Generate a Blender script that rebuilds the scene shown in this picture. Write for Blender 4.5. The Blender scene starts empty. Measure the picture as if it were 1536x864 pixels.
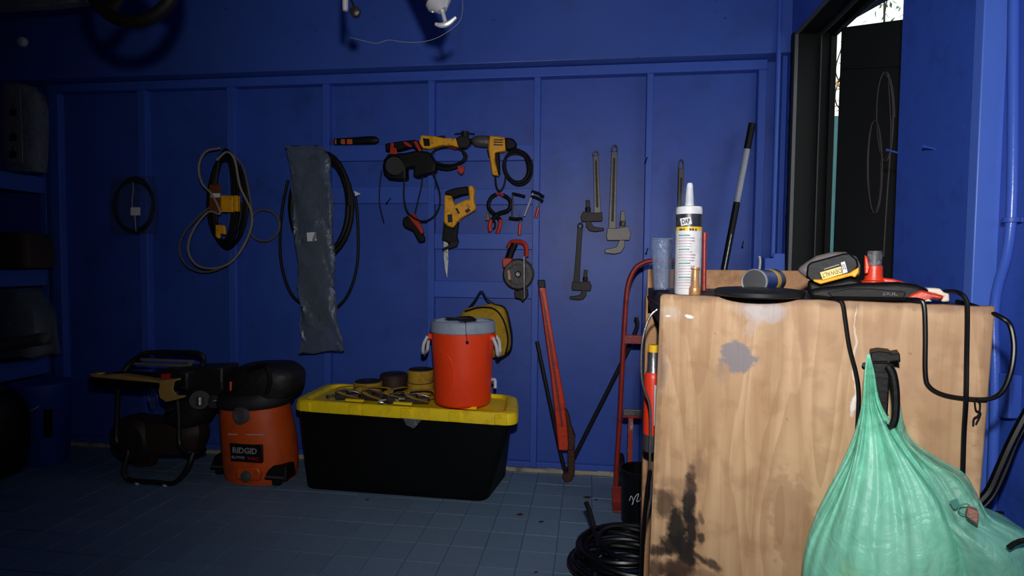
import bpy, bmesh, math, random
from mathutils import Vector, Matrix
random.seed(7)
sc = bpy.context.scene
COL = sc.collection
V = Vector

# ------------------------------------------------------------ camera
FPX, YAW, PITCH, ROLL, H = 870.0, 0.13347, 0.0444, 0.009816, 1.2
cy, sy, cp, sp = math.cos(YAW), math.sin(YAW), math.cos(PITCH), math.sin(PITCH)
FW = V((-sy*cp, cy*cp, -sp)); r0 = V((cy, sy, 0)); u0 = r0.cross(FW)
RT = math.cos(ROLL)*r0 + math.sin(ROLL)*u0
UP = -math.sin(ROLL)*r0 + math.cos(ROLL)*u0
EYE = V((0, 0, H))
cd = bpy.data.cameras.new('camera'); cam = bpy.data.objects.new('camera', cd); COL.objects.link(cam)
cd.sensor_width = 36; cd.lens = FPX/1536*36; cd.clip_start = .05
m = Matrix((RT, UP, -FW)).transposed().to_4x4(); m.translation = EYE
cam.matrix_world = m
sc.camera = cam

# ------------------------------------------------------------ world, flash, exposure
w = bpy.data.worlds.new('sky'); sc.world = w; w.use_nodes = True
bg = w.node_tree.nodes['Background']; bg.inputs[0].default_value = (.93, 1, .97, 1); bg.inputs[1].default_value = 1.4
fl = bpy.data.lights.new('camera_flash', 'SPOT'); flash = bpy.data.objects.new('camera_flash', fl); COL.objects.link(flash)
fl.energy = 135; fl.shadow_soft_size = .028; fl.spot_size = math.radians(117); fl.spot_blend = 1.0; fl.color = (1, .98, .97)
flash.location = EYE + V((0.02, 0.0, .25))
FLASH_AIM = V((.25, 3.3, 1.45))
flash.rotation_euler = (FLASH_AIM - flash.location).to_track_quat('-Z', 'Y').to_euler()
sc.view_settings.view_transform = 'Standard'; sc.view_settings.look = 'None'
sc.view_settings.exposure = 0; sc.view_settings.gamma = 1
sc.view_settings.use_curve_mapping = False
try: sc.cycles.max_bounces = 6; sc.cycles.transparent_max_bounces = 12
except Exception: pass

# ------------------------------------------------------------ helpers
def lin(c): return tuple((x/255/12.92 if x/255 <= .04045 else ((x/255+.055)/1.055)**2.4) for x in c)
def M(name, col, rough=.55, metal=0, var=.25, scale=9, bump=.15, bscale=70, coat=0, spec=.5, rnd=0, dirt=None, dirt_amt=.5, dirt_scale=5):
    mt = bpy.data.materials.new(name); mt.use_nodes = True; nt = mt.node_tree; N = nt.nodes; L = nt.links
    b = N['Principled BSDF']; c = lin(col)
    tc = N.new('ShaderNodeTexCoord')
    n1 = N.new('ShaderNodeTexNoise'); n1.inputs['Scale'].default_value = scale; n1.inputs['Detail'].default_value = 6
    L.new(tc.outputs['Object'], n1.inputs['Vector'])
    mx = N.new('ShaderNodeMix'); mx.data_type = 'RGBA'
    mx.inputs[6].default_value = (*[x*(1-var) for x in c], 1); mx.inputs[7].default_value = (*[min(1, x*(1+var)) for x in c], 1)
    L.new(n1.outputs['Fac'], mx.inputs[0]); out = mx.outputs[2]
    if rnd:
        oi = N.new('ShaderNodeObjectInfo'); hv = N.new('ShaderNodeHueSaturation'); mr = N.new('ShaderNodeMapRange')
        mr.inputs[3].default_value = 1-rnd; mr.inputs[4].default_value = 1+rnd
        L.new(oi.outputs['Random'], mr.inputs[0]); L.new(mr.outputs[0], hv.inputs['Value']); L.new(out, hv.inputs['Color']); out = hv.outputs[0]
    if dirt:
        n3 = N.new('ShaderNodeTexNoise'); n3.inputs['Scale'].default_value = dirt_scale; n3.inputs['Detail'].default_value = 8; n3.inputs['Roughness'].default_value = .7
        L.new(tc.outputs['Object'], n3.inputs['Vector'])
        rp = N.new('ShaderNodeMapRange'); rp.inputs[1].default_value = .52; rp.inputs[2].default_value = .68; rp.inputs[4].default_value = dirt_amt
        L.new(n3.outputs['Fac'], rp.inputs[0]); m2 = N.new('ShaderNodeMix'); m2.data_type = 'RGBA'
        L.new(rp.outputs[0], m2.inputs[0]); L.new(out, m2.inputs[6]); m2.inputs[7].default_value = (*lin(dirt), 1); out = m2.outputs[2]
    L.new(out, b.inputs['Base Color'])
    b.inputs['Roughness'].default_value = rough; b.inputs['Metallic'].default_value = metal; b.inputs['Coat Weight'].default_value = coat; b.inputs['Specular IOR Level'].default_value = spec
    if bump:
        n2 = N.new('ShaderNodeTexNoise'); n2.inputs['Scale'].default_value = bscale; n2.inputs['Detail'].default_value = 4
        L.new(tc.outputs['Object'], n2.inputs['Vector'])
        bp = N.new('ShaderNodeBump'); bp.inputs['Strength'].default_value = bump; bp.inputs['Distance'].default_value = .01
        L.new(n2.outputs['Fac'], bp.inputs['Height']); L.new(bp.outputs[0], b.inputs['Normal'])
    return mt

def ray(x, y): return FW + RT*((x-768)/FPX) + UP*((432-y)/FPX)
class Pl:
    """a vertical (or any) plane in the room; pt() finds where the sight line through a photo pixel meets it"""
    def __init__(s, p0, n): s.p0 = V(p0); s.n = V(n).normalized()
    def pt(s, x, y, off=0):
        d = ray(x, y); return EYE + d*(((s.p0 + s.n*off - EYE).dot(s.n))/d.dot(s.n))
    def k(s, x, y, off=0):      # metres per photo pixel there
        return (s.pt(x, y, off)-EYE).dot(FW)/FPX
def YP(Y): return Pl((0, Y, 0), (0, -1, 0))
def ZP(x, y, z):
    d = ray(x, y); return EYE + d*((z-H)/d.z)

def smooth_path(P, closed=False, n=8):
    P = [V(p) for p in P]
    if len(P) < 3: return P
    out = []; L = len(P)
    for i in range(L if closed else L-1):
        if closed: a, b, c, d = P[i-1], P[i], P[(i+1) % L], P[(i+2) % L]
        else: b, c = P[i], P[i+1]; a = P[i-1] if i else b*2-c; d = P[i+2] if i+2 < L else c*2-b
        for j in range(n):
            t = j/n
            out.append(.5*((2*b)+(c-a)*t+(2*a-5*b+4*c-d)*t*t+(3*b-a-3*c+d)*t**3))
    if not closed: out.append(P[-1])
    return out

class MB:
    def __init__(s): s.v = []; s.f = []
    def add(s, vs, fs):
        o = len(s.v); s.v += [V(v) for v in vs]; s.f += [tuple(i+o for i in f) for f in fs]; return s
    def box(s, c, size, rot=None):
        c = V(c); R = rot.to_3x3() if rot is not None else Matrix.Identity(3); h = [x/2 for x in size]
        vs = [c + R @ V((h[0]*a, h[1]*b, h[2]*d)) for a in (-1, 1) for b in (-1, 1) for d in (-1, 1)]
        return s.add(vs, [(0,1,3,2),(4,6,7,5),(0,4,5,1),(2,3,7,6),(0,2,6,4),(1,5,7,3)])
    def b2(s, a, b):
        a, b = V(a), V(b); return s.box((a+b)/2, [abs(x) for x in (b-a)])
    def hexa(s, bot, top):
        n = len(bot); vs = list(bot)+list(top)
        return s.add(vs, [tuple(range(n))[::-1], tuple(range(n, 2*n))]+[(i, (i+1) % n, n+(i+1) % n, n+i) for i in range(n)])
    def prism(s, pl, pts, off, th, inset=None):
        fr = [pl.pt(x, y, off+th) for x, y in pts]; bk = [p - pl.n*th for p in fr]
        a = sum(pts[i][0]*pts[(i+1) % len(pts)][1]-pts[(i+1) % len(pts)][0]*pts[i][1] for i in range(len(pts)))
        if a > 0: bk.reverse(); fr.reverse()
        return s.hexa(bk, fr)
    def loft(s, rings, closed_loop=False):
        n = len(rings[0]); vs = [p for r in rings for p in r]; fs = []; m_ = len(rings)
        for i in range(m_ if closed_loop else m_-1):
            j2 = (i+1) % m_
            for j in range(n): fs.append((i*n+j, i*n+(j+1) % n, j2*n+(j+1) % n, j2*n+j))
        if not closed_loop: fs += [tuple(range(n))[::-1], tuple(range((m_-1)*n, m_*n))]
        return s.add(vs, fs)
    def rows(s, pl, rows, off=0, n=16, ex=2.0, interp=3, disp=None):
        """rows of ((x1,y1),(x2,y2),thickness): rounded cross-sections across the thing"""
        R = []
        P = [(pl.pt(*a, off), pl.pt(*b, off), t) for a, b, t in rows]
        A = smooth_path([p[0] for p in P], n=interp); B = smooth_path([p[1] for p in P], n=interp)
        T = smooth_path([V((p[2], 0, 0)) for p in P], n=interp)
        for i, (a, b, t) in enumerate(zip(A, B, T)):
            c = (a+b)/2; h = (b-a)/2; ring = []
            for k in range(n):
                th = 2*math.pi*k/n; cx, sx = math.cos(th), math.sin(th)
                q = (abs(cx)**(2/ex)*(1 if cx > 0 else -1), abs(sx)**(2/ex)*(1 if sx > 0 else -1))
                p = c + h*q[0] + pl.n*(max(t.x, .001)/2*q[1])
                if disp: p = disp(p, i/(len(A)-1), th, c)
                ring.append(p)
            R.append(ring)
        return s.loft(R)
    def tube(s, P, r, n=8, smooth=True, closed=False, sub=6, flat=1.0, nrm=None):
        P = smooth_path(P, closed, sub) if smooth else [V(p) for p in P]
        if not closed: P = [p for i, p in enumerate(P) if i == 0 or (p-P[i-1]).length > 1e-6]
        rings = []; L = len(P); up = None
        rr = r if callable(r) else (lambda t: r)
        for i, p in enumerate(P):
            t = (P[(i+1) % L]-P[i-1]) if closed else (P[min(i+1, L-1)]-P[max(i-1, 0)])
            if t.length < 1e-9: t = V((0, 0, 1))
            t.normalize()
            if up is None: up = nrm if nrm is not None else t.orthogonal()
            if nrm is not None: up = nrm
            a = up - t*up.dot(t)
            if a.length < 1e-6: a = t.orthogonal()
            a.normalize(); up = a if nrm is None else nrm; b = t.cross(a); q = rr(i/max(1, L-1))
            rings.append([p + a*math.cos(2*math.pi*k/n)*q*flat + b*math.sin(2*math.pi*k/n)*q for k in range(n)])
        return s.loft(rings, closed)
    def lathe(s, o, prof, axis=(0, 0, 1), n=24, sx=1.0):
        o = V(o); ax = V(axis).normalized(); a = ax.orthogonal().normalized() if abs(ax.z) < .99 else V((1, 0, 0)); b = ax.cross(a)
        return s.loft([[o + ax*h + (a*math.cos(2*math.pi*k/n)*sx + b*math.sin(2*math.pi*k/n))*max(r, 1e-4) for k in range(n)] for r, h in prof])
    def cyl(s, a, b, r, r2=None, n=16):
        a, b = V(a), V(b); return s.lathe(a, [(r, 0), (r if r2 is None else r2, (b-a).length)], b-a, n)
    def sphere(s, c, r, n=12):
        return s.lathe(c, [((r[0] if isinstance(r, tuple) else r)*math.sin(math.pi*i/n), -(r[1] if isinstance(r, tuple) else r)*math.cos(math.pi*i/n)) for i in range(n+1)], n=n*2)

def root_loc(o):
    l = V((0, 0, 0))
    while o is not None: l = l + o.location; o = o.parent
    return l
def obj(name, mb, mat, parent=None, bevel=0, smooth=35, label=None, cat=None, group=None, kind=None, seg=2, recalc=True):
    vs = mb.v
    if parent is not None: org = root_loc(parent); loc = V((0, 0, 0))
    elif kind == 'structure': org = V((0, 0, 0)); loc = org
    else:
        lo = [min(v[i] for v in vs) for i in range(3)]; hi = [max(v[i] for v in vs) for i in range(3)]
        org = V(((lo[0]+hi[0])/2, (lo[1]+hi[1])/2, lo[2])); loc = org
    me = bpy.data.meshes.new(name); me.from_pydata([v-org for v in vs], [], mb.f); me.validate()
    if recalc:
        bm = bmesh.new(); bm.from_mesh(me); bmesh.ops.recalc_face_normals(bm, faces=bm.faces); bm.to_mesh(me); bm.free()
    me.materials.append(mat)
    if smooth:
        me.polygons.foreach_set('use_smooth', [True]*len(me.polygons))
        try: me.set_sharp_from_angle(angle=math.radians(smooth))
        except Exception: pass
    o = bpy.data.objects.new(name, me); o.location = loc; COL.objects.link(o)
    if parent is not None: o.parent = parent
    if bevel:
        b = o.modifiers.new('bevel', 'BEVEL'); b.width = bevel; b.segments = seg; b.limit_method = 'ANGLE'; b.angle_limit = math.radians(40); b.use_clamp_overlap = True
    return tag(o, label, cat, group, kind)
def tag(o, label=None, cat=None, group=None, kind=None):
    if label: o['label'] = label
    if cat: o['category'] = cat
    if group: o['group'] = group
    if kind: o['kind'] = kind
    return o
def thing(name, loc, label, cat, group=None):
    o = bpy.data.objects.new(name, None); COL.objects.link(o); o.location = V(loc); o.empty_display_size = .05
    return tag(o, label, cat, group)
def struct(name, mb, mat, **k): return obj(name, mb, mat, kind='structure', **k)
def px_poly(name, pl, pts, off, th, mat, parent=None, bevel=.003, **k):
    return obj(name, MB().prism(pl, pts, off, th), mat, parent, bevel=bevel, **k)
def px_tube(name, pl, pts, r, mat, parent=None, off=0, n=8, smooth=True, closed=False, **k):
    P = [pl.pt(p[0], p[1], (p[2] if len(p) > 2 else off)) for p in pts]
    return obj(name, MB().tube(P, r, n, smooth, closed), mat, parent, **k)
def rect(x0, y0, x1, y1): return [(x0, y0), (x1, y0), (x1, y1), (x0, y1)]
def ell(cx, cy_, rx, ry, n=24): return [(cx+rx*math.cos(2*math.pi*i/n), cy_+ry*math.sin(2*math.pi*i/n)) for i in range(n)]
def text(name, body, o, xd, yd, width, mat, parent, height=None, th=.0008, bold=.0):
    cu = bpy.data.curves.new(name, 'FONT'); cu.body = body; cu.align_x = 'CENTER'; cu.align_y = 'CENTER'; cu.extrude = .01; cu.offset = bold; cu.resolution_u = 2
    t = bpy.data.objects.new('t', cu); me0 = t.to_mesh()
    vs = [v.co.copy() for v in me0.vertices]; fs = [tuple(p.vertices) for p in me0.polygons]; t.to_mesh_clear()
    bpy.data.objects.remove(t); bpy.data.curves.remove(cu)
    x0 = min(v.x for v in vs); x1 = max(v.x for v in vs); y0 = min(v.y for v in vs); y1 = max(v.y for v in vs)
    sx = width/(x1-x0); sy_ = (height/(y1-y0)) if height else sx
    xd, yd = V(xd).normalized(), V(yd).normalized(); nd = xd.cross(yd)
    mb = MB().add([V(o)+xd*((v.x-(x0+x1)/2)*sx)+yd*((v.y-(y0+y1)/2)*sy_)+nd*((v.z/.01)*th) for v in vs], fs)
    return obj(name, mb, mat, parent, smooth=0, recalc=False)
def px_text(name, body, pl, x, y, wpx, mat, parent, off=0, ang=0, hpx=None, bold=0.0):
    k = pl.k(x, y, off); c = pl.pt(x, y, off); a = math.radians(ang)
    xd = (pl.pt(x+math.cos(a), y-math.sin(a), off)-c).normalized(); yd = pl.n.cross(xd)
    return text(name, body, c, xd, yd, wpx*k, mat, parent, hpx*k if hpx else None, bold=bold)
def coil(pl, cx, cy_, rx, ry, off, r, loops, jit=3, seed=1, n=7, spread=.03, tilt=0):
    rn = random.Random(seed); P = []; K = 14
    ph = [rn.uniform(-1, 1) for _ in range(loops+2)]; qh = [rn.uniform(-1, 1) for _ in range(loops+2)]; zh = [rn.uniform(0, 1) for _ in range(loops+2)]
    for i in range(loops*K+1):
        t = i/K; k = int(t); f = t-k; a = 2*math.pi*t
        j = ph[k]*(1-f)+ph[k+1]*f; q = qh[k]*(1-f)+qh[k+1]*f; z = zh[k]*(1-f)+zh[k+1]*f
        X = cx+(rx+j*jit)*math.cos(a)+q*jit*.4; Y_ = cy_+(ry+q*jit)*math.sin(a)+j*jit*.4
        if tilt: c, s_ = math.cos(tilt), math.sin(tilt); X, Y_ = cx+(X-cx)*c-(Y_-cy_)*s_, cy_+(X-cx)*s_+(Y_-cy_)*c
        P.append(pl.pt(X, Y_, off+z*spread))
    return MB().tube(P, r, n, True, False, 2)

# ------------------------------------------------------------ materials
blue = M('blue_paint', (49, 80, 168), .47, var=.2, scale=3.5, bump=.1, bscale=16, spec=.42, dirt=(36, 58, 124), dirt_amt=.5, dirt_scale=4.5)
blue2 = M('blue_paint_trim', (54, 87, 180), .47, var=.12, scale=5, bump=.06, bscale=30, spec=.4)
upblue = M('blue_paint_upper', (56, 86, 170), .38, var=.15, scale=2.5, bump=.1, bscale=14, spec=.5, dirt=(52, 72, 130), dirt_amt=.5, dirt_scale=2.6)
panel_blue = M('blue_panel', (50, 84, 180), .42, var=.1, scale=3, bump=.06, bscale=25, dirt=(30, 52, 118), dirt_amt=.4, dirt_scale=9)
lit_blue = M('blue_paint_flash_lit', (76, 112, 206), .4, var=.08, scale=5, bump=.06, bscale=40)  # same wall blue, lightened to paint in flash on the camera-facing corner board
grout = M('grout', (84, 104, 124), .9, bump=0)
tilem = M('floor_tile_paint', (106, 131, 154), .62, var=.22, scale=5, bump=.15, bscale=40, rnd=.05, dirt=(98, 102, 104), dirt_amt=.5, dirt_scale=3.0)
white_dirty = M('dirty_white_trim', (170, 160, 140), .8, var=.3, dirt=(60, 50, 40), dirt_amt=.8, dirt_scale=12)
black = M('black_plastic', (9, 9, 11), .55, var=.3, bump=.1, spec=.25)
blackg = M('black_gloss', (8, 8, 10), .35, var=.3, bump=0, spec=.4)
rubber = M('black_rubber', (15, 15, 17), .6, var=.3, bump=.1, spec=.25)
bk_metal = M('dark_iron', (32, 27, 26), .5, .2, var=.4, bump=.1, spec=.3)
rust = M('rusty_iron', (78, 46, 34), .65, .4, var=.4, bump=.4)
greym = M('grey_metal', (120, 120, 122), .38, .8, var=.3)
silver = M('bright_metal', (186, 186, 190), .35, .35, var=.12, bump=0)
steel = M('worn_steel', (74, 70, 68), .42, .35, var=.3, bump=.05, dirt=(50, 36, 30), dirt_amt=.6, dirt_scale=12)
yellow = M('tool_yellow', (232, 162, 12), .5, var=.15, dirt=(70, 45, 12), dirt_amt=.7, dirt_scale=26)
lidy = M('lid_yellow', (246, 212, 14), .5, var=.1, bump=.1, dirt=(150, 120, 20), dirt_amt=.45, dirt_scale=14)
orange = M('cooler_orange', (248, 66, 14), .5, var=.06, bump=.08, bscale=120, dirt=(210, 52, 14), dirt_amt=.35, dirt_scale=9)
vorange = M('vacuum_orange', (214, 84, 24), .5, var=.12, bump=.12, bscale=200, dirt=(140, 48, 15), dirt_amt=.5, dirt_scale=12)
red = M('red_paint', (140, 34, 24), .45, var=.2, dirt=(70, 24, 18), dirt_amt=.7, dirt_scale=18)
redpl = M('red_plastic', (176, 42, 22), .45, var=.15, dirt=(90, 25, 14), dirt_amt=.6, dirt_scale=22)
oredt = M('orange_red_tool', (206, 56, 22), .4, var=.12, dirt=(110, 36, 20), dirt_amt=.6, dirt_scale=18)
whitep = M('white_plastic', (196, 200, 206), .5, var=.08, dirt=(120, 115, 110), dirt_amt=.3, dirt_scale=10)
lidgrey = M('pale_grey_lid', (150, 162, 180), .55, var=.1, dirt=(80, 80, 86), dirt_amt=.4, dirt_scale=9)
rope = M('beige_rope', (134, 124, 104), .8, var=.3, bump=.3, bscale=250)
strapy = M('yellow_webbing', (186, 146, 36), .75, var=.2, bump=.5, bscale=260, dirt=(80, 60, 20), dirt_amt=.6, dirt_scale=20)
bagy = M('mustard_canvas', (176, 140, 20), .8, var=.25, bump=.6, bscale=200, dirt=(70, 55, 15), dirt_amt=.6, dirt_scale=18)
brown = M('brown_plastic', (52, 36, 28), .6, var=.4)
tan = M('tan_leather', (176, 136, 66), .7, var=.25, dirt=(90, 60, 30), dirt_amt=.6)
woodm = M('raw_timber', (172, 128, 88), .7, var=.25, scale=4, bump=.3, dirt=(92, 62, 42), dirt_amt=.7, dirt_scale=7)
darktop = M('dark_worktop', (56, 52, 50), .6, var=.4, dirt=(92, 84, 76), dirt_amt=.5, dirt_scale=12)
label_w = M('label_white', (214, 214, 216), .5, var=.06, bump=0)
label_t = M('label_ink', (60, 150, 140), .5, var=.3, bump=0)
label_p = M('label_pink', (190, 160, 165), .5, var=.3, bump=0)
labelk = M('label_black', (20, 20, 22), .4, var=.2, bump=0)
labely = M('label_yellow', (236, 186, 30), .4, var=.1, bump=0)
labelb = M('label_blue', (24, 56, 130), .35, var=.1, bump=0)
labelr = M('label_red', (196, 40, 30), .4, var=.1, bump=0)
brass = M('dull_brass', (176, 130, 82), .4, .35, var=.2)
olive = M('olive_plastic', (60, 60, 48), .6)
leafm = M('leaf_green', (60, 120, 60), .6, var=.5)
leafo = M('leaf_orange', (190, 130, 40), .6, var=.4)
teal = M('teal_outside_wall', (70, 120, 122), .7)
nearblack = M('black_paint', (5, 7, 9), .55, var=.3, bump=0, spec=.2)
winframe = M('window_alloy', (84, 86, 92), .45, .3, var=.2, bump=0)
bagdark = M('dark_bag', (20, 20, 24), .55, var=.5)

def flecks(mt, col=(150, 165, 205), scale=75, th=.74):
    nt = mt.node_tree; N = nt.nodes; L = nt.links; b = N['Principled BSDF']; src = b.inputs['Base Color'].links[0].from_socket
    tc = N.new('ShaderNodeTexCoord'); n = N.new('ShaderNodeTexNoise'); n.inputs['Scale'].default_value = scale; n.inputs['Detail'].default_value = 2; L.new(tc.outputs['Object'], n.inputs['Vector'])
    mr = N.new('ShaderNodeMapRange'); mr.inputs[1].default_value = th; mr.inputs[2].default_value = th+.03; mr.inputs[4].default_value = .6; L.new(n.outputs['Fac'], mr.inputs[0])
    m = N.new('ShaderNodeMix'); m.data_type = 'RGBA'; L.new(mr.outputs[0], m.inputs[0]); L.new(src, m.inputs[6]); m.inputs[7].default_value = (*lin(col), 1); L.new(m.outputs[2], b.inputs['Base Color'])
flecks(panel_blue); flecks(lit_blue, th=.76); flecks(upblue, (44, 52, 90), 22, .72)
def plastic(name, col, alpha=.35, rough=.25, bump=.6, bscale=18):
    mt = bpy.data.materials.new(name); mt.use_nodes = True; nt = mt.node_tree; N = nt.nodes; L = nt.links
    b = N['Principled BSDF']; out = N['Material Output']; b.inputs['Base Color'].default_value = (*lin(col), 1); b.inputs['Roughness'].default_value = rough
    tr = N.new('ShaderNodeBsdfTransparent'); mx = N.new('ShaderNodeMixShader'); tl = N.new('ShaderNodeBsdfTranslucent'); tl.inputs[0].default_value = (*lin(col), 1)
    m2 = N.new('ShaderNodeMixShader'); m2.inputs[0].default_value = .3
    tc = N.new('ShaderNodeTexCoord'); n = N.new('ShaderNodeTexNoise'); n.inputs['Scale'].default_value = bscale; n.inputs['Detail'].default_value = 5; n.inputs['Distortion'].default_value = .6
    L.new(tc.outputs['Object'], n.inputs['Vector']); bp = N.new('ShaderNodeBump'); bp.inputs['Strength'].default_value = bump; bp.inputs['Distance'].default_value = .02
    L.new(n.outputs['Fac'], bp.inputs['Height']); L.new(bp.outputs[0], b.inputs['Normal'])
    mr = N.new('ShaderNodeMapRange'); mr.inputs[1].default_value = .3; mr.inputs[2].default_value = .7; mr.inputs[3].default_value = max(0.02, alpha-.12); mr.inputs[4].default_value = min(1, alpha+.12)
    L.new(n.outputs['Fac'], mr.inputs[0])
    L.new(b.outputs[0], m2.inputs[1]); L.new(tl.outputs[0], m2.inputs[2]); L.new(mr.outputs[0], mx.inputs[0]); L.new(tr.outputs[0], mx.inputs[1]); L.new(m2.outputs[0], mx.inputs[2]); L.new(mx.outputs[0], out.inputs[0])
    return mt
clearp = plastic('clear_plastic', (150, 160, 172), .38, .2)
bubble = plastic('wrap_plastic', (138, 142, 146), .75, .25, .9, 30)
sleevem = plastic('grey_sleeve_plastic', (110, 124, 142), .6, .26, 1.0, 11)
greenb = plastic('green_bag_film', (152, 232, 206), .80, .4, .3, 30)
cupm = plastic('clear_cup', (120, 138, 170), .5, .25, .3, 60)

# ------------------------------------------------------------ room
D = 3.30; XR = 1.0; XL = -3.80; ZC = 2.75; YB = -1.6; HD = 2.28
WALL = YP(D); STUD = YP(D-.05)
struct('wall_back', MB().b2((XL-.1, D, 0.012), (XR+.2, D+.1, ZC)), blue)
struct('trim_1', MB().b2((XL, D-.14, HD), (XR, D, ZC)), upblue, bevel=.004)     # the boxed-out upper wall
struct('wall_left', MB().b2((XL-.1, YB, 0), (XL, D, ZC)), blue)
struct('wall_front', MB().b2((XL-.1, YB-.1, 0), (XR+.2, YB, ZC)), blue)
struct('ceiling', MB().b2((XL-.1, YB-.1, ZC), (XR+.3, D+.1, ZC+.1)), blue)
# right wall with its window opening
WT = .185
WY0, WY1, WZ0, WZ1, YS = 2.085, 3.115, .98, 2.36, 1.68
wr = MB().b2((XR, WY1, 0), (XR+WT, D, ZC)).b2((XR, YS, 0), (XR+WT, WY0, ZC)).b2((XR, WY0, 0), (XR+WT, WY1, WZ0)).b2((XR, WY0, WZ1), (XR+WT, WY1, ZC)).b2((XR+.052, YB, 0), (XR+WT, YS, ZC))
struct('wall_right', wr, panel_blue)
struct('trim_2', MB().b2((XR-.004, YS-.008, 0), (XR+.056, YS+.03, ZC)), lit_blue, bevel=.003)   # corner board that ends the boxed-out wall
# floor: slab and painted tiles
floor = struct('floor', MB().b2((XL-.1, YB-.1, -.1), (XR+.3, D+.1, -.004)), grout)
TS = .149; tm = None
def tile_mb():
    g = .0022; h = TS/2-g; c = .0006
    return MB().hexa([V((-h, -h, -.004)), V((h, -h, -.004)), V((h, h, -.004)), V((-h, h, -.004))], [V((-h+c, -h+c, 0)), V((h-c, -h+c, 0)), V((h-c, h-c, 0)), V((-h+c, h-c, 0))])
rest = MB(); cnt = 0
for i in range(-26, 8):
    for j in range(-26, 9):
        x = -.122 + (i+.5)*TS; y = 2.201 + (j+.5)*TS
        if x < XL+.02 or x > XR+.02 or y > D+.02 or y < YB: continue
        if -3.3 < x < .55 and 2.0 < y < D+.02 and cnt < 290:
            if tm is None:
                o = obj('tile', tile_mb(), tilem, floor, smooth=0); tm = o.data
            else:
                o = bpy.data.objects.new('tile', tm); COL.objects.link(o); o.parent = floor
            o.location = (x, y, random.uniform(-.0012, .0008)); o.rotation_euler = (random.uniform(-.004, .004), random.uniform(-.004, .004), random.uniform(-.004, .004)); cnt += 1
        else:
            t = tile_mb(); rest.add([v+V((x, y, 0)) for v in t.v], t.f)
obj('tiling', rest, tilem, floor, smooth=0, kind='stuff')

# frame of studs and boards on the back wall
studs = [(208, 220), (341, 353), (484, 494), (641, 651), (799, 809), (967, 977), (1133, 1145)]
n_ = 3
for i, (a, b) in enumerate(studs):
    x0 = STUD.pt(a, 300).x; x1 = STUD.pt(b, 300).x
    mb = MB().b2((x0, D-.05, .03), (x1, D, HD-.03)); struct('trim_%d' % n_, mb, blue2, bevel=.003); n_ += 1
xl = STUD.pt(80, 300).x
struct('trim_%d' % n_, MB().b2((xl-.02, D-.05, .03), (xl+.045, D, HD-.03)), blue2, bevel=.003); n_ += 1
struct('trim_%d' % n_, MB().b2((xl-.02, D-.06, HD-.055), (STUD.pt(1145, 300).x, D, HD-.002)), blue2, bevel=.004); n_ += 1
R2 = YP(D-.03)
for (xa, xb, ya, yb) in [(494, 641, 217, 241), (494, 641, 280, 305), (651, 799, 217, 241), (651, 799, 283, 307), (651, 799, 350, 374), (651, 799, 422, 447)]:
    p, q = R2.pt(xa, yb), R2.pt(xb, ya); za = R2.pt((xa+xb)/2, ya).z; zb = R2.pt((xa+xb)/2, yb).z
    struct('trim_%d' % n_, MB().b2((p.x-.01, D-.03, zb), (q.x+.01, D, za)), blue2, bevel=.003); n_ += 1
# bottom plate, grubby edge strip where the wall meets the floor
struct('trim_%d' % n_, MB().b2((xl, D-.03, .022), (XR, D, .055)), blue2, bevel=.003); n_ += 1
rg = MB()
for i in range(60):
    x = xl + (XR-xl)*i/60; rg.b2((x, D-.035-random.random()*.012, 0), (x+(XR-xl)/60+.001, D, .02+random.random()*.006))
struct('baseboard_back', rg, white_dirty, bevel=.002)
struct('trim_%d' % n_, MB().b2((XR-.028, D-.09, 0), (XR-.002, D-.055, ZC-.01)), blue2, bevel=.004); n_ += 1
# vertical joint in the upper wall
struct('trim_%d' % n_, MB().b2((YP(D-.14).pt(469, 50).x-.002, D-.142, HD+.004), (YP(D-.14).pt(470, 50).x+.002, D-.139, ZC)), upblue); n_ += 1

# ------------------------------------------------------------ window
wf = MB()
wf.b2((XR-.006, WY1-.012, WZ0), (XR+.012, WY1, WZ1)); wf.b2((XR-.006, WY0, WZ1-.012), (XR+.012, WY1, WZ1))
win = struct('window_1', wf, winframe, bevel=.002)
def wpart(nm, mb, mt, **k): return obj(nm, mb, mt, win, **k)
wpart('black_reveal', MB().b2((XR+.012, WY1-.010, WZ0), (XR+WT+.002, WY1+.002, WZ1)).b2((XR+.012, WY0, WZ1-.010), (XR+WT+.002, WY1, WZ1+.002)).b2((XR+.012, WY0, WZ0-.002), (XR+WT+.002, WY1, WZ0+.015)), nearblack, bevel=.002)
wpart('inner_frame', MB().b2((XR+.11, WY1-.028, WZ0), (XR+.117, WY1-.008, WZ1-.008)).b2((XR+.108, WY0, WZ1-.028), (XR+.118, WY1-.008, WZ1-.008)), M('dark_alloy', (44, 45, 50), .5, bump=0), bevel=.002)
wpart('outer_frame', MB().b2((XR+.16, WY1-.022, WZ0), (XR+WT+.004, WY1-.008, WZ1-.008)).b2((XR+.16, WY0, WZ1-.03), (XR+WT+.004, WY1-.02, WZ1-.008)), nearblack, bevel=.002)
# torn foam along the opening
fm = MB()
for i in range(46):
    z = WZ0 + (WZ1-WZ0)*i/46; d_ = .006+random.random()*.012
    fm.b2((XR-.012, WY1-.001, z), (XR-.001, WY1+d_+.02, z+(WZ1-WZ0)/46+.002))
wpart('foam_seal', fm, nearblack, bevel=.002)
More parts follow.
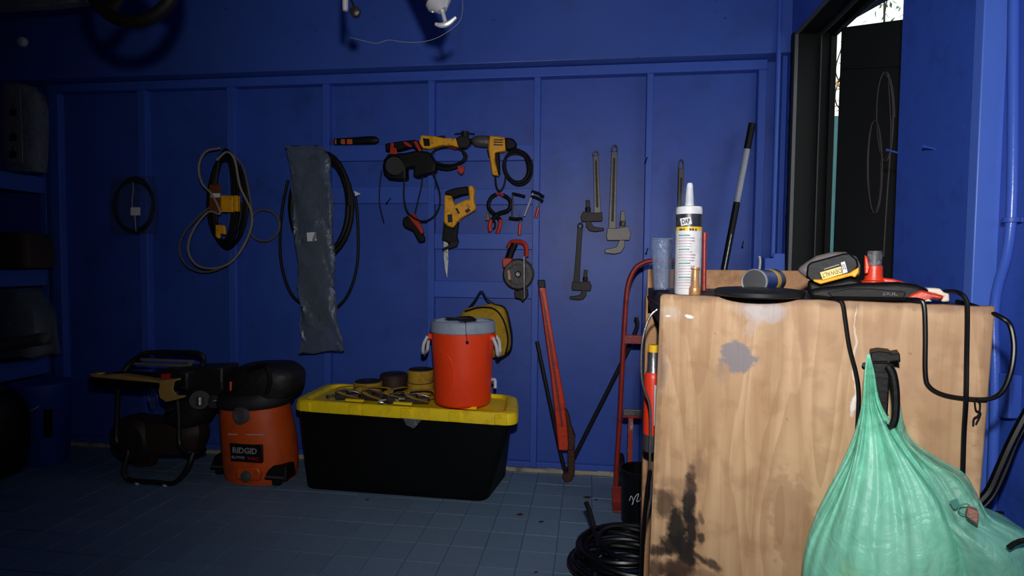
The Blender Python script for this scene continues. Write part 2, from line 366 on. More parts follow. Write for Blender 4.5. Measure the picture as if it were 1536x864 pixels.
# the open dark shutter leaf outside and what hangs on it
q0 = YP(2.95).pt(1262, 41); q1 = YP(2.75).pt(1380, 25)
shp = Pl(q0, V((-(q1-q0).y, (q1-q0).x, 0))*(-1 if (-(q1-q0).y*FW.x + (q1-q0).x*FW.y) > 0 else 1))
shut = thing('window_shutter', (q0.x, q0.y, .8), 'black shutter board standing open outside the window', 'shutter')
obj('shutter_board', MB().prism(shp, [(1262, 41), (1375, 26), (1368, 470), (1246, 470)], -.025, .025), nearblack, shut, bevel=.003)
obj('shutter_rail', MB().prism(shp, [(1262, 100), (1372, 94), (1372, 98), (1262, 104)], 0, .006), nearblack, shut, bevel=.002)
cordk = M('dark_brown_cord', (30, 20, 17), .6)
hc = thing('brown_cord_and_chain', shp.pt(1325, 380, .01), 'brown looped cords and chain hanging on the dark shutter', 'cord')
obj('cord_loop', coil(shp, 1327, 175, 11, 66, .012, .003, 3, 3, 5), cordk, hc)
obj('cord_loop', coil(shp, 1312, 250, 9, 70, .012, .003, 2, 3, 6), cordk, hc)
obj('chain', MB().tube([shp.pt(1332, 110, .02), shp.pt(1336, 200, .02), shp.pt(1330, 300, .02), shp.pt(1325, 385, .02)], .004), cordk, hc)
struct('ground', MB().b2((XR+.3, -2, -.1), (9, 9, -.02)), M('outside_concrete', (120, 120, 116), .9))
# roof edge outside, plants and wall outside
oy = thing('awning_flap', (1.55, 3.1, 2.3), 'black awning board slanting down over the window outside', 'awning')
a0 = Pl((XR+.26, 0, 0), (-1, 0, 0))
c0 = a0.pt(1254, 44); c1 = a0.pt(1345, -7)
obj('flap_board', MB().hexa([c0, c1, c1+V((.5, 0, .34)), c0+V((.5, 0, .34))], [c0+V((0, 0, .03)), c1+V((0, 0, .03)), c1+V((.5, 0, .37)), c0+V((.5, 0, .37))]), nearblack, oy)
obj('boundary_wall', MB().b2((1.3, 4.6, 0), (2.9, 4.7, 2.3)), teal, label='teal wall seen through the slit beside the window shutter', cat='wall')
for k, (px_, py_, nn, mt) in enumerate([(1326, 12, 34, leafm), (1257, 95, 26, leafo), (1256, 135, 20, leafo)]):
    pl = YP(4.2); c = pl.pt(px_, py_); mb = MB(); rn = random.Random(k+3)
    for i in range(nn):
        p = c + V((rn.uniform(-.09, .09), rn.uniform(-.1, .1), rn.uniform(-.12, .12))); d = V((rn.uniform(-1, 1), rn.uniform(-1, 1), rn.uniform(-1, 1))).normalized()*.03; e = d.orthogonal().normalized()*.011
        mb.add([p-d, p+e, p+d, p-e], [(0, 1, 2, 3)])
    lab_ = ['green leafy twig against the bright sky above the shutter', 'orange leaves high in the slit beside the shutter', 'orange leaves lower in the slit beside the shutter'][k]
    if k == 0: tree = thing('garden_tree', V((c.x, c.y, 0)), 'leafy tree with green and orange leaves against the sky outside', 'tree'); obj('trunk', MB().tube([V((c.x, c.y, -.02)), V((c.x+.03, c.y, 1.5)), V((c.x, c.y, c.z+.1))], .007), brown, tree)
    o = tree; obj('foliage', mb, mt, o, smooth=0, recalc=False, kind='stuff')
    obj('branch', MB().tube([V((tree.location.x, c.y, c.z-.3)), c-V((.0, 0, .1)), c+V((.03, 0, .15))], .004, 6), brown, o)

# ------------------------------------------------------------ conduit, pipes and nails on the right
RW = Pl((XR, 0, 0), (-1, 0, 0)); RW2 = Pl((XR+.052, 0, 0), (-1, 0, 0))
t = thing('wall_pipe', RW2.pt(1490, 640, .03)*1, 'blue painted pipe running up the right wall with a clamp', 'pipe')
a = RW2.pt(1517, 330, .03); lo = V((a.x, a.y, 0)); hi = V((a.x, a.y, ZC-.01))
b_ = RW2.pt(1521, 0, .03); c_ = RW2.pt(1492, 460, .03)
obj('pipe', MB().tube([V((c_.x, c_.y-.02, .01)), V((c_.x, c_.y-.02, .8)), c_, a, b_, b_+V((0, 0, .2))], .0115, 16), M('blue_pipe_paint', (64, 98, 196), .28, var=.08, bump=.05), t)
obj('pipe_clamp', MB().lathe(a-V((0, 0, .006)), [(.013, 0), (.019, 0), (.019, .012), (.013, .012)], n=16).box(a+V((.02, .03, 0)), (.006, .075, .012)), blue2, t, bevel=.001)
t = thing('electrical_conduit', (XR-.02, D-.2, 1.1), 'blue painted conduit ending in a small box beside the window corner', 'conduit')
pc = YP(D-.16); a = pc.pt(1170, 10); b_ = pc.pt(1166, 385)
obj('conduit_tube', MB().tube([V((a.x, D-.16, ZC-.02)), V((a.x, D-.16, b_.z)), ], .012, 10, False), blue2, t)
obj('junction_box', MB().prism(pc, rect(1147, 387, 1164, 440), -.02, .05).prism(pc, rect(1160, 380, 1178, 440), -.02, .04), blue2, t, bevel=.004)
px_tube('short_wire', pc, [(1139, 405), (1140, 392), (1139, 384)], .006, whitep, t, off=.03)
px_poly('pipe_bracket', RW2, [(1487, 557), (1515, 562), (1513, 628), (1484, 625)], 0, .03, blue2, None, .004, label='blue painted metal bracket on the wall right of the bench', cat='bracket')
for x, y, dx, dy, pl, lab in [(1346, 229, 22, -2, RW, 'blue painted nail in the wall right of the window, left of the pair'), (1403, 224, 22, -5, RW, 'blue painted nail in the wall right of the window, right of the pair')]:
    p = pl.pt(x, y); q = p + V((-.035, -.008, .008))
    obj('nail', MB().cyl(p, q, .0025, n=8).cyl(q, q+(q-p).normalized()*.002, .005, n=8), blue2, label=lab, cat='nail')
for x, y, lab in [(971, 236, 'dark bent nail high on the stud left of the caulk tube'), (972, 372, 'dark nail low on the stud left of the caulk tube'), (1115, 362, 'dark nail beside the black and white pole'), (586, 297, 'small bare nail in the board below the black grinder')]:
    p = STUD.pt(x, y); q = p + V((-.012, -.03, -.03))
    obj('nail', MB().cyl(p, q, .003, n=8).cyl(q, q+V((-.001, -.002, -.002)), .006, n=8), bk_metal, label=lab, cat='nail')
nk = YP(D-.14).pt(37, 64)
obj('white_disc', MB().lathe(nk, [(.012, 0), (.03, .005), (.03, .02), (.018, .032), (.002, .034)], (0, -1, 0)), whitep, label='round white disc high on the left of the upper wall', cat='disc')

# ------------------------------------------------------------ left shelves
t = thing('shelf_unit', (-3.6, 3.1, 0), 'blue painted shelf unit in the dark left corner', 'shelves')
XS = -3.40
sp_ = Pl((XS, 0, 0), (1, 0, 0))
for ya, yb in [(267, 291), (404, 428), (534, 560)]:
    za, zb = sp_.pt(70, ya).z, sp_.pt(70, yb).z
    obj('shelf', MB().b2((XL, 2.2, za-.018), (XS-.02, D-.06, za)), blue, t, bevel=.002)
    obj('shelf_edge', MB().b2((XS-.02, 2.2, zb), (XS, D-.06, za)), blue2, t, bevel=.003)
obj('upright', MB().b2((XS-.04, D-.058, .0), (XS+.002, D-.052, 2.1)).b2((XS-.04, 2.2, .0), (XS, 2.24, 2.1)), blue2, t, bevel=.001)
SP = YP(3.05)
zsh = [sp_.pt(70, y).z for y in (267, 404, 534)]
t = thing('wrapped_package', (-3.6, 3.05, zsh[0]), 'grey clear-wrapped package standing on the top left shelf', 'package')
obj('wrap', MB().rows(SP, [((10, 137), (52, 142), .1), ((8, 170), (66, 165), .12), ((8, 220), (68, 220), .12), ((9, 250), (66, 258), .12), ((14, 268), (66, 270), .1)], 0, 18, 3), bubble, t)
SPf = YP(3.05)
obj('card_insert', MB().prism(SPf, [(10, 140), (30, 141), (34, 255), (12, 252)], .066, .004), M('card_grey', (120, 116, 110), .7), t)
for yy in (175, 212, 238):
    obj('printed_mark', MB().prism(SPf, [(14, yy), (18, yy), (18, yy-7), (20, yy-7), (20, yy), (25, yy), (25, yy+11), (14, yy+11)], .070, .002), labelk, t)
obj('storage_case', MB().rows(SP, [((-20, 349), (60, 350), .2), ((-20, 375), (64, 372), .22), ((-20, 404), (66, 402), .22)], 0, 16, 5), brown, label='dark brown case on the middle left shelf', cat='case', bevel=.004)
mbk = MB()
rn = random.Random(4)
t = thing('plastic_bagged_parts', (-3.6, 3.05, zsh[2]), 'clear plastic bags of dark parts piled on the lowest left shelf', 'bags')
obj('dark_parts', MB().rows(SP, [((-30, 440), (50, 440), .12), ((-30, 480), (66, 470), .2), ((-30, 536), (72, 535), .22)], 0, 18, 3, 3, lambda p, v, th, c: p+V((0, rn.uniform(-.012, .012), rn.uniform(-.012, .012)))), bagdark, t)
obj('plastic_film', MB().rows(SP, [((-30, 432), (54, 434), .15), ((-30, 480), (72, 468), .24), ((-30, 534), (80, 532), .26)], 0, 20, 2.6, 3, lambda p, v, th, c: p+V((0, rn.uniform(-.01, .01), rn.uniform(-.01, .01)))), clearp, t)
obj('pale_roll', MB().cyl(SP.pt(-10, 520, .12), SP.pt(66, 508, .12), .035).sphere(SP.pt(66, 508, .12), .035), M('dusty_grey', (84, 80, 78), .8), t)
bc = ZP(56, 676, 0); bc = V((-3.52, 2.98, 0)); pb = YP(2.95)
t = thing('blue_bucket', V((pb.pt(55, 600).x-.02, 2.98, 0)), 'blue lidded bucket on the floor under the left shelves', 'bucket')
kx = pb.k(55, 600); c = V((pb.pt(56, 600).x, 2.98, 0)); rr_ = 36*kx
hb = pb.pt(56, 574).z
obj('bucket_body', MB().lathe(c, [(rr_*.86, 0), (rr_*.9, .01), (rr_, hb-.03), (rr_*1.03, hb-.03), (rr_*1.03, hb), (rr_*.5, hb+.002)], n=32), M('bucket_blue', (30, 70, 160), .45), t)
obj('bucket_label', MB().prism(pb, rect(65, 614, 78, 655), rr_-.01, .004), labelk, t)
obj('bail_handle', MB().tube([c+V((rr_*.98, 0, hb-.05)), c+V((rr_*.4, -rr_*1.0, hb-.14)), c+V((-rr_*.5, -rr_*1.0, hb-.12)), c+V((-rr_*.98, 0, hb-.05))], .003), greym, t)
px_b = YP(2.58)
obj('black_drum', MB().rows(px_b, [((-60, 590), (10, 592), .2), ((-60, 620), (22, 620), .28), ((-60, 690), (22, 692), .28), ((-60, 712), (14, 714), .22)], 0, 20, 3), black, label='black drum at the far left edge, in front of the blue bucket', cat='drum')
obj('storage_plank', MB().prism(YP(2.7), [(-120, -60), (140, -60), (128, 1), (60, 8), (-120, 16)], 0, .06), M('grey_board', (120, 118, 116), .8, dirt=(70, 68, 66)), bevel=.004, label='pale grey board overhead in the top left corner', cat='board')

def rest(o, z):
    ms = [q for q in [o]+list(o.children) if q.type == 'MESH']
    lo = min(root_loc(q).z + v.co.z for q in ms for v in q.data.vertices); o.location.z += z+.001-lo
rest(bpy.data.objects['wrapped_package'], zsh[0]); rest(bpy.data.objects['storage_case'], zsh[1]); rest(bpy.data.objects['plastic_bagged_parts'], zsh[2])
# ------------------------------------------------------------ hanging from the ceiling
def PX(Y): return YP(Y)
st = YP(1.60)
kk = st.k(200, 0); c = st.pt(200, -46); R_ = 77*kk
t = thing('steering_wheel', c-V((0, 0, R_)), 'black steering wheel hanging overhead at top left', 'steering wheel')
circ = [c+V((math.cos(a)*R_, .0, math.sin(a)*R_)) for a in [2*math.pi*i/40 for i in range(40)]]
obj('rim', MB().tube(circ, 9.5*kk, 12, False, True, nrm=V((0, -1, 0))), rubber, t)
for a in (100, -20, 220):
    a = math.radians(a+10); d = V((math.cos(a), 0, math.sin(a)))
    obj('spoke', MB().tube([c+d*.03+V((0, .02, 0)), c+d*R_*.55+V((0, .012, 0)), c+d*R_], lambda q: .016+.016*q*q, 10, flat=.35, nrm=V((0, -1, 0))), rubber, t)
obj('hub', MB().lathe(c+V((0, .035, 0)), [(.045, 0), (.05, .03), (.035, .05), (.002, .055)], (0, -1, 0)), rubber, t)
obj('hanging_wire', MB().tube([V((c.x, c.y, c.z+R_)), V((c.x, c.y, ZC))], .002, 6, False), bk_metal, t)
h1 = YP(1.82)
base = h1.pt(667, 40)
t = thing('hanging_cylinder', base, 'bright metal cup and T handle of a cylinder hanging overhead', 'tool')
k1 = h1.k(665, 10); ax = V((h1.pt(640, -45)-h1.pt(664, 5))).normalized()
o0 = h1.pt(664, 16)
obj('metal_cup', MB().lathe(o0, [(.004, 0), (8*k1, .0), (12*k1, 4*k1), (19*k1, 10*k1), (20*k1, 16*k1), (18*k1, 18*k1)], ax), silver, t)
obj('cylinder_tube', MB().lathe(o0+ax*17*k1, [(17*k1, 0), (17*k1, .26), (.01, .262)], ax), M('dull_red_tube', (90, 50, 40), .5), t)
obj('handle_stem', MB().cyl(o0+ax*.005, h1.pt(668, 33), 3.2*k1, 3*k1), silver, t)
obj('t_handle', MB().tube([h1.pt(653, 36), h1.pt(662, 38), h1.pt(673, 35), h1.pt(684, 26)], lambda q: (2.3+1.6*math.sin(q*math.pi))*k1), silver, t)
obj('lever', MB().tube([h1.pt(648, 18), h1.pt(653, 16), h1.pt(660, 15)], .0035), silver, t)
obj('hanging_wire', MB().tube([o0+ax*(.26+17*k1), V((o0.x-.1, o0.y, ZC))], .002, 6, False), bk_metal, t)
t = thing('hanging_rod', h1.pt(518, 17), 'short bright metal rod with a black plug lead hanging overhead', 'tool')
obj('rod', MB().lathe(h1.pt(518, 17), [(.002, 0), (4*k1, .002), (4.5*k1, .02), (4.5*k1, .1), (3*k1, .2), (3*k1, .5)], (0, 0, 1)), silver, t)
px_tube('lead', h1, [(533, 18), (530, 8), (526, -2), (522, -14), (520, -40)], .0035, black, t)
obj('plug', MB().lathe(h1.pt(533, 18)+V((0, .012, 0)), [(.004, 0), (8*k1, .004), (8*k1, .02), (4*k1, .024), (.003, .025)], (0, -1, 0)), M('dark_plug', (36, 32, 30), .4), t)
px_tube('thin_string', YP(1.72), [(524, 56), (545, 61), (565, 65), (583, 60), (605, 63), (632, 63), (655, 57), (675, 45), (690, 31), (694, 12), (694, -20), (700, -150)], .0008, M('thin_string_grey', (96, 98, 104), .8), label='thin pale string sagging across the upper wall between the hanging tools', cat='string')

# ------------------------------------------------------------ hung on the back wall
HW = YP(D)
# bagged cable coil
t = thing('bagged_cable_coil', HW.pt(200, 355, .03), 'small black cable coil in a clear bag with a white label', 'cable')
obj('cable_coil', coil(HW, 201, 308, 29, 39, .062, .0055, 8, 3.5, 11, spread=.02), black, t)
obj('clear_bag', MB().rows(HW, [((168, 266), (232, 264), .02), ((166, 300), (236, 300), .06), ((167, 335), (236, 335), .06), ((172, 353), (238, 350), .02)], .075, 20, 3), plastic('clear_bag_film', (90, 100, 120), .2, .15), t)
px_poly('white_label', HW, rect(196, 311, 210, 323), .108, .002, label_w, t, 0)
px_tube('bag_crease', HW, [(199, 273), (200, 285), (198, 300), (199, 312)], .0016, silver, t, off=.108)
px_tube('bag_crease', HW, [(202, 323), (203, 335), (204, 347)], .0016, silver, t, off=.108)
# extension cord and rope
t = thing('extension_cord', HW.pt(338, 378, .05), 'black extension cord bundle with yellow retail sleeve hanging on wall', 'cord')
obj('cord_bundle', coil(HW, 337, 298, 17, 68, .055, .0085, 9, 7, 21, spread=.045), black, t)
obj('cord_bundle', coil(HW, 339, 302, 22, 64, .05, .0085, 6, 9, 24, spread=.04), black, t)
px_poly('yellow_sleeve', HW, rect(314, 293, 349, 318), .1, .03, yellow, t, .006)
px_poly('brown_panel', HW, rect(314, 277, 331, 318), .131, .004, M('brown_print', (110, 56, 20), .5), t, .001)
px_poly('white_sticker', HW, rect(316, 290, 330, 296), .135, .001, label_w, t, 0)
px_poly('yellow_sleeve', HW, rect(350, 293, 356, 317), .1, .03, yellow, t, .004)
px_poly('yellow_plug', HW, [(323, 337), (336, 338), (337, 352), (329, 350), (328, 358), (323, 355)], .11, .02, yellow, t, .004)
t = thing('beige_rope', HW.pt(330, 408, .05), 'long beige rope looped around the extension cord with a loose loop', 'rope')
px_tube('rope_loop', HW, [(330, 222), (308, 228), (298, 250), (303, 275), (318, 292), (330, 320), (312, 318), (290, 345), (282, 375), (296, 398), (325, 402), (352, 388), (374, 350), (377, 318), (360, 280), (352, 240), (340, 228), (325, 240)], .0065, rope, t, off=.135)
px_tube('rope_loop', HW, [(318, 308), (298, 325), (276, 350), (269, 375), (280, 398), (305, 408), (335, 400), (362, 375), (376, 345), (378, 320), (366, 255), (350, 232)], .0055, M('dull_rope', (104, 96, 78), .8, bump=.5, bscale=250), t, off=.115)
px_tube('rope_tail', HW, [(372, 345), (385, 359), (402, 361), (416, 350), (419, 333), (408, 318), (390, 315), (378, 325), (376, 340)], .0055, M('dull_rope2', (98, 90, 74), .8), t, off=.06)
# hose coil and hanging sleeve
t = thing('black_hose_coil', HW.pt(480, 465, .05), 'coil of black hose hanging behind the grey plastic sleeve', 'hose')
obj('hose_coil', coil(HW, 482, 310, 45, 76, .062, .0135, 8, 5, 31, spread=.05), rubber, t)
px_tube('hose_tail', HW, [(432, 270), (424, 310), (420, 360), (424, 405), (440, 445), (470, 462), (500, 464), (523, 440), (536, 395), (537, 340), (533, 290)], .009, rubber, t, off=.05)
px_poly('white_tag', HW, [(531, 286), (541, 291), (533, 294)], .09, .004, label_w, t, 0)
t = thing('plastic_sleeve', HW.pt(480, 532, .12), 'long grey plastic sleeve hanging in front of the black hose coil', 'sleeve')
SL = [((428, 219), (480, 219), .015), ((431, 232), (492, 230), .03), ((437, 270), (496, 262), .04), ((441, 330), (499, 320), .04), ((446, 400), (502, 390), .04), ((450, 460), (504, 455), .035), ((452, 500), (510, 497), .02), ((449, 530), (517, 526), .008)]
obj('sleeve_film', MB().rows(HW, SL, .125, 28, 3, 6, lambda p, v, th, c: p+V((.006*math.sin(v*37+th*2), -.008*math.sin(v*21+th*5)*math.sin(v*9+1)-.004*math.sin(v*60+th*9), .006*math.sin(th*6) if v < .05 or v > .97 else 0))), sleevem, t)
obj('inner_stuffing', MB().rows(HW, [((444, 240), (480, 240), .02), ((446, 330), (492, 322), .03), ((455, 440), (497, 440), .025), ((458, 490), (496, 490), .01)], .125, 12, 3), M('dull_grey_filling', (62, 68, 76), .6), t)
px_poly('paper_square', HW, [(460, 349), (474, 348), (475, 361), (461, 362)], .147, .001, label_w, t, 0)
# black bar tool on the rail
t = thing('bar_tool', HW.pt(535, 217, .05), 'short black stick tool with orange bands lying on the top rail', 'tool')
obj('barrel', MB().rows(HW, [((502, 207.5), (502, 217), .03), ((530, 206), (530, 217), .034), ((560, 204), (560, 216.5), .036), ((568, 208), (568, 213), .02)], .055, 14, 2.5), black, t)
for a, b in ((502, 504), (511, 517), (520, 528)): px_poly('orange_band', HW, rect(a, 208.5, b, 216), .06, .0135, M('dull_orange', (190, 84, 26), .5), t, .002)
# the black-and-red corded grinder
t = thing('black_grinder', HW.pt(610, 270, .05), 'bulky black corded power tool with red trim, leftmost of the hung power tools', 'power tool')
px_poly('upper_handle', HW, [(577, 215), (603, 211), (625, 209), (632, 226), (628, 227), (617, 220), (599, 225), (578, 227)], .06, .05, black, t, .008)
px_poly('red_trim', HW, [(586, 214), (590, 214), (590, 221), (594, 222), (595, 231), (584, 231), (585, 222)], .1, .014, redpl, t, .003)
px_poly('red_trim', HW, [(604, 212), (610, 213), (618, 219), (616, 221), (609, 218)], .105, .01, redpl, t, .002)
px_poly('red_trim', HW, [(620, 212), (625, 211), (632, 226), (628, 227)], .105, .01, redpl, t, .002)
px_poly('motor_body', HW, [(575, 239), (582, 230), (606, 229), (625, 225), (643, 227), (654, 245), (652, 258), (641, 261), (624, 266), (619, 264), (620, 251), (608, 251), (609, 269), (595, 270), (583, 269), (575, 261), (573, 248)], .04, .07, black, t, .012, seg=3)
obj('wheel_guard', MB().cyl(HW.pt(592, 249, .11), HW.pt(592, 249, .13), .06, .05, 28), rubber, t)
px_tube('cord', HW, [(573, 255), (570, 275), (569, 300), (571, 315), (576, 334)], .004, rubber, t, off=.06)
px_tube('cord', HW, [(608, 258), (606, 280), (606, 297), (610, 315), (617, 324), (629, 331), (641, 331), (652, 323), (659, 309), (660, 294), (657, 280), (650, 262), (641, 240)], .0055, rubber, t, off=.1)
px_tube('cord', HW, [(634, 262), (632, 280), (627, 301), (622, 322)], .0045, rubber, t, off=.08)
t = thing('cord_connector', HW.pt(620, 364, .04), 'black and red plug head dangling under the black power tool', 'plug')
px_poly('plug_body', HW, [(604, 327), (612, 323), (618, 328), (630, 346), (636, 356), (636, 363), (628, 364), (619, 347), (606, 341), (603, 334)], .05, .035, black, t, .008)
px_poly('red_shell', HW, [(611, 323), (622, 320), (630, 336), (635, 349), (632, 351), (624, 340), (616, 330)], .06, .028, redpl, t, .004)
# yellow angle grinder
t = thing('yellow_grinder', HW.pt(665, 225, .05), 'yellow corded angle grinder hung in the middle of the power tools', 'power tool')
px_poly('body', HW, [(631, 202), (653, 204), (667, 206.5), (687, 207), (690, 222), (677, 218), (660, 218), (643, 223), (633, 222), (628, 214)], .06, .045, yellow, t, .009, seg=3)
px_poly('vent_cap', HW, [(634, 207), (644, 208), (645, 219), (636, 219)], .105, .004, black, t, .002)
px_poly('switch', HW, [(655, 204), (666, 203), (668, 207), (656, 207)], .07, .03, black, t, .003)
px_poly('gear_head', HW, [(683, 207), (690, 203), (703, 205), (705, 215), (698, 222), (688, 222)], .06, .05, bk_metal, t, .006)
obj('spindle_flange', MB().cyl(HW.pt(697.5, 217, .08), HW.pt(697.5, 197.5, .08), .022), bk_metal, t)
px_tube('guard_edge', HW, [(682, 200.5), (697, 199.5), (712, 200.5)], .003, bk_metal, t, off=.08)
px_tube('red_lower_grip', HW, [(655, 222), (668, 219.5), (685, 223)], .009, M('dull_red_grip', (110, 30, 22), .5), t, off=.07)
obj('cord_loop', coil(HW, 674, 234, 25, 17, .05, .0065, 3, 3.5, 44), rubber, t)
px_tube('cord', HW, [(640, 230), (650, 247), (670, 253), (690, 248)], .012, rubber, t, off=.06)
px_poly('red_plug', HW, [(686, 248), (696, 249), (695, 258), (691, 262), (686, 257)], .06, .03, redpl, t, .004)
# yellow drill
t = thing('yellow_drill', HW.pt(745, 263, .05), 'yellow corded drill with pistol grip, rightmost of the power tools', 'drill')
dmh = px_poly('motor_housing', HW, [(734, 203), (757, 205), (758, 226), (743, 228.5), (742, 240), (748, 263), (738, 262.5), (732, 223), (733, 210)], .06, .055, yellow, t, .01, seg=3)
px_poly('rear_cap', HW, [(757, 205.5), (768, 207), (774, 212), (774.5, 218), (770, 223), (758, 225)], .062, .05, black, t, .01, seg=3)
obj('gear_case', MB().rows(HW, [((708, 208), (708, 214), .02), ((712, 204.5), (712, 219), .045), ((722, 203), (722, 221), .055), ((734, 203.5), (734, 222), .055)], .088, 18), M('drill_gearcase_grey', (96, 92, 86), .45, .5, dirt=(50, 42, 36)), t)
obj('chuck', MB().cyl(HW.pt(703, 211, .088), HW.pt(710, 211, .088), .008, .014), bk_metal, t)
px_poly('grip_pad', HW, [(742, 229), (748, 228), (749, 261), (747, 262)], .075, .045, black, t, .004)
px_poly('trigger', HW, [(730, 224), (733, 224), (735, 235), (733, 236)], .08, .02, black, t, .003)
for yy in (208.5, 212, 216): px_poly('vent_slot', HW, [(740.5, yy), (754.5, yy+.6), (754.5, yy+2.4), (740.5, yy+1.8)], .115, .002, labelk, dmh, 0)
px_tube('cord', HW, [(743, 263), (744, 277), (747.5, 286), (753, 284), (757, 274), (758.5, 262)], .0055, rubber, t, off=.08)
obj('cord_coil', coil(HW, 775, 250, 18.5, 23, .04, .0065, 8, 4, 51, spread=.045, tilt=-.2), rubber, t)
# reciprocating saw
t = thing('reciprocating_saw', HW.pt(668, 417, .05), 'yellow reciprocating saw hanging blade down below the drill row', 'saw')
rsb = px_poly('body', HW, [(666, 292), (677, 293), (681, 307.7), (697, 299.5), (704, 299), (702.6, 290), (701.4, 279), (707.5, 277), (711, 284), (710, 301), (713, 310), (711, 315), (690.5, 327), (679.5, 342), (670, 339), (665, 333)], .05, .055, yellow, t, .01, seg=3)
px_poly('top_grip', HW, [(667, 287), (681, 282), (701, 279), (703, 291), (693, 293), (678, 298), (675, 293), (667, 292)], .055, .045, black, t, .008)
px_poly('trigger', HW, [(674, 296), (681, 297), (680, 303), (677, 303)], .06, .025, black, t, .002)
px_poly('boot', HW, [(665, 332), (670, 338), (679.5, 342), (687, 331), (684, 355), (687, 364), (678, 368), (662.5, 360)], .055, .05, rubber, t, .008)
px_poly('blade', HW, [(665.7, 361), (671.8, 362), (672.3, 391), (670.6, 417), (668, 406), (665.7, 386)], .085, .003, M('saw_blade', (210, 210, 205), .4, .2, dirt=(40, 36, 32), dirt_amt=.9, dirt_scale=45), t, 0)
px_poly('shoe', HW, [(676, 362), (687, 361), (684, 370), (670, 374), (664, 376), (663, 372), (672, 369)], .07, .04, bk_metal, t, .004)
px_poly('maker_badge', HW, [(671, 322), (678, 321), (679, 333), (672, 334)], .105, .002, labelk, rsb, 0)
px_poly('maker_badge', HW, [(683, 313), (686, 312), (690, 320), (687, 321)], .105, .002, labelk, rsb, 0)
px_poly('side_vent', HW, [(697, 316), (703, 312), (706, 316), (700, 320)], .105, .002, labelk, rsb, 0)
# spring clamp
z8 = lambda x, y: (620+x/4.114, 270+y/4.114)
t = thing('spring_clamp', HW.pt(748, 350, .05), 'black ring-jawed pliers with red handles hanging from the drill cord', 'pliers')
px_tube('jaw', HW, [z8(512, 88), z8(482, 108), z8(464, 145), z8(470, 180), z8(505, 215), z8(540, 250)], .0115, black, t, off=.06)
px_tube('jaw', HW, [z8(552, 92), z8(588, 115), z8(600, 150), z8(582, 188), z8(520, 210), z8(480, 255)], .0115, black, t, off=.07)
px_tube('red_tip', HW, [z8(514, 86), z8(535, 86), z8(556, 100)], .008, redpl, t, off=.078)
px_tube('handle', HW, [z8(480, 245), z8(470, 280), z8(474, 318)], .012, redpl, t, off=.075)
px_tube('handle', HW, [z8(538, 245), z8(532, 285), z8(518, 328)], .012, redpl, t, off=.065)
px_tube('inner_spring', HW, [z8(500, 250), z8(506, 280), z8(492, 305)], .005, black, t, off=.07)
px_poly('brass_hook', HW, [z8(455, 192), z8(465, 192), z8(468, 215), z8(476, 250), z8(440, 250), z8(450, 220)], .04, .02, M('grey_brass', (104, 92, 78), .5, .5), None, .003, label='small grey metal fitting hanging left of the red-handled pliers', cat='fitting')
def bar_clamp(lab, bar, j1, j2, screw, grip, barm):
    c = HW.pt(*z8(*grip[1]), .05)
    t = thing('bar_clamp', c, lab, 'clamp')
    px_tube('bar', HW, [z8(*p) for p in bar], .0055, barm, t, off=.07, smooth=False)
    px_tube('fixed_jaw', HW, [z8(*p) for p in j1], .0085, black, t, off=.07, smooth=False)
    px_tube('sliding_jaw', HW, [z8(*p) for p in j2], .0085, black, t, off=.07, smooth=False)
    px_tube('screw', HW, [z8(*p) for p in screw], .004, greym, t, off=.07, smooth=False)
    obj('handle', MB().tube([HW.pt(*z8(*p), .07) for p in grip], .0095, 10, False), redpl, t, bevel=.002)
bar_clamp('small bar clamp hanging upright, its red handle pointing down', [(613, 80), (610, 240)], [(610, 84), (650, 92), (690, 103)], [(590, 234), (632, 240), (674, 238)], [(661, 212), (658, 268)], [(658, 268), (654, 340)], steel)
bar_clamp('small bar clamp hanging tilted with bright silver bar on the stud', [(740, 75), (684, 222)], [(728, 70), (770, 82), (805, 105)], [(725, 100), (760, 110), (800, 132)], [(784, 125), (772, 168)], [(772, 168), (755, 234)], silver)
# circular saw
zs = lambda x, y: (730+x/7.85, 350+y/7.85)
t = thing('circular_saw', HW.pt(779, 448, .05), 'grey circular saw with red handle hanging on the right stud', 'saw')
px_tube('handle', HW, [zs(250, 170), zs(290, 108), zs(370, 98), zs(430, 112), zs(465, 165), zs(465, 275)], .0135, redpl, t, off=.08)
px_tube('grip', HW, [zs(330, 120), zs(290, 200), zs(255, 300)], .021, black, t, off=.085)
px_poly('red_housing', HW, [zs(180, 295), zs(250, 288), zs(312, 300), (zs(270, 350)), zs(210, 405), zs(190, 400)], .06, .06, redpl, t, .006)
cs = HW.pt(*zs(385, 480), .03)
obj('blade_guard', MB().lathe(cs, [(.082, 0), (.088, .01), (.088, .055), (.078, .066), (.058, .066), (.056, .05), (.012, .048), (.002, .048)], (0, -1, 0), 36), M('saw_casting', (58, 54, 52), .5, .2, var=.4, dirt=(28, 22, 20), dirt_amt=.8, dirt_scale=18), t)
obj('hub', MB().lathe(cs+V((0, -.045, 0)), [(.02, 0), (.02, .012), (.012, .02), (.002, .02)], (0, -1, 0), 6), greym, t)
px_poly('base_plate', HW, [zs(430, 270), zs(448, 270), zs(450, 770), zs(436, 770)], .04, .09, greym, t, .002)
px_poly('pale_sticker', HW, [zs(245, 440), zs(270, 430), zs(285, 545), zs(255, 545)], .099, .002, M('sticker_tan', (190, 140, 110), .5), t, 0)
px_poly('lower_guard', HW, [zs(320, 680), zs(480, 650), zs(485, 740), zs(425, 810), zs(400, 780), zs(330, 760)], .05, .04, bk_metal, t, .004)
px_poly('left_flange', HW, [zs(185, 480), zs(215, 470), zs(240, 560), zs(205, 555)], .05, .04, black, t, .003)

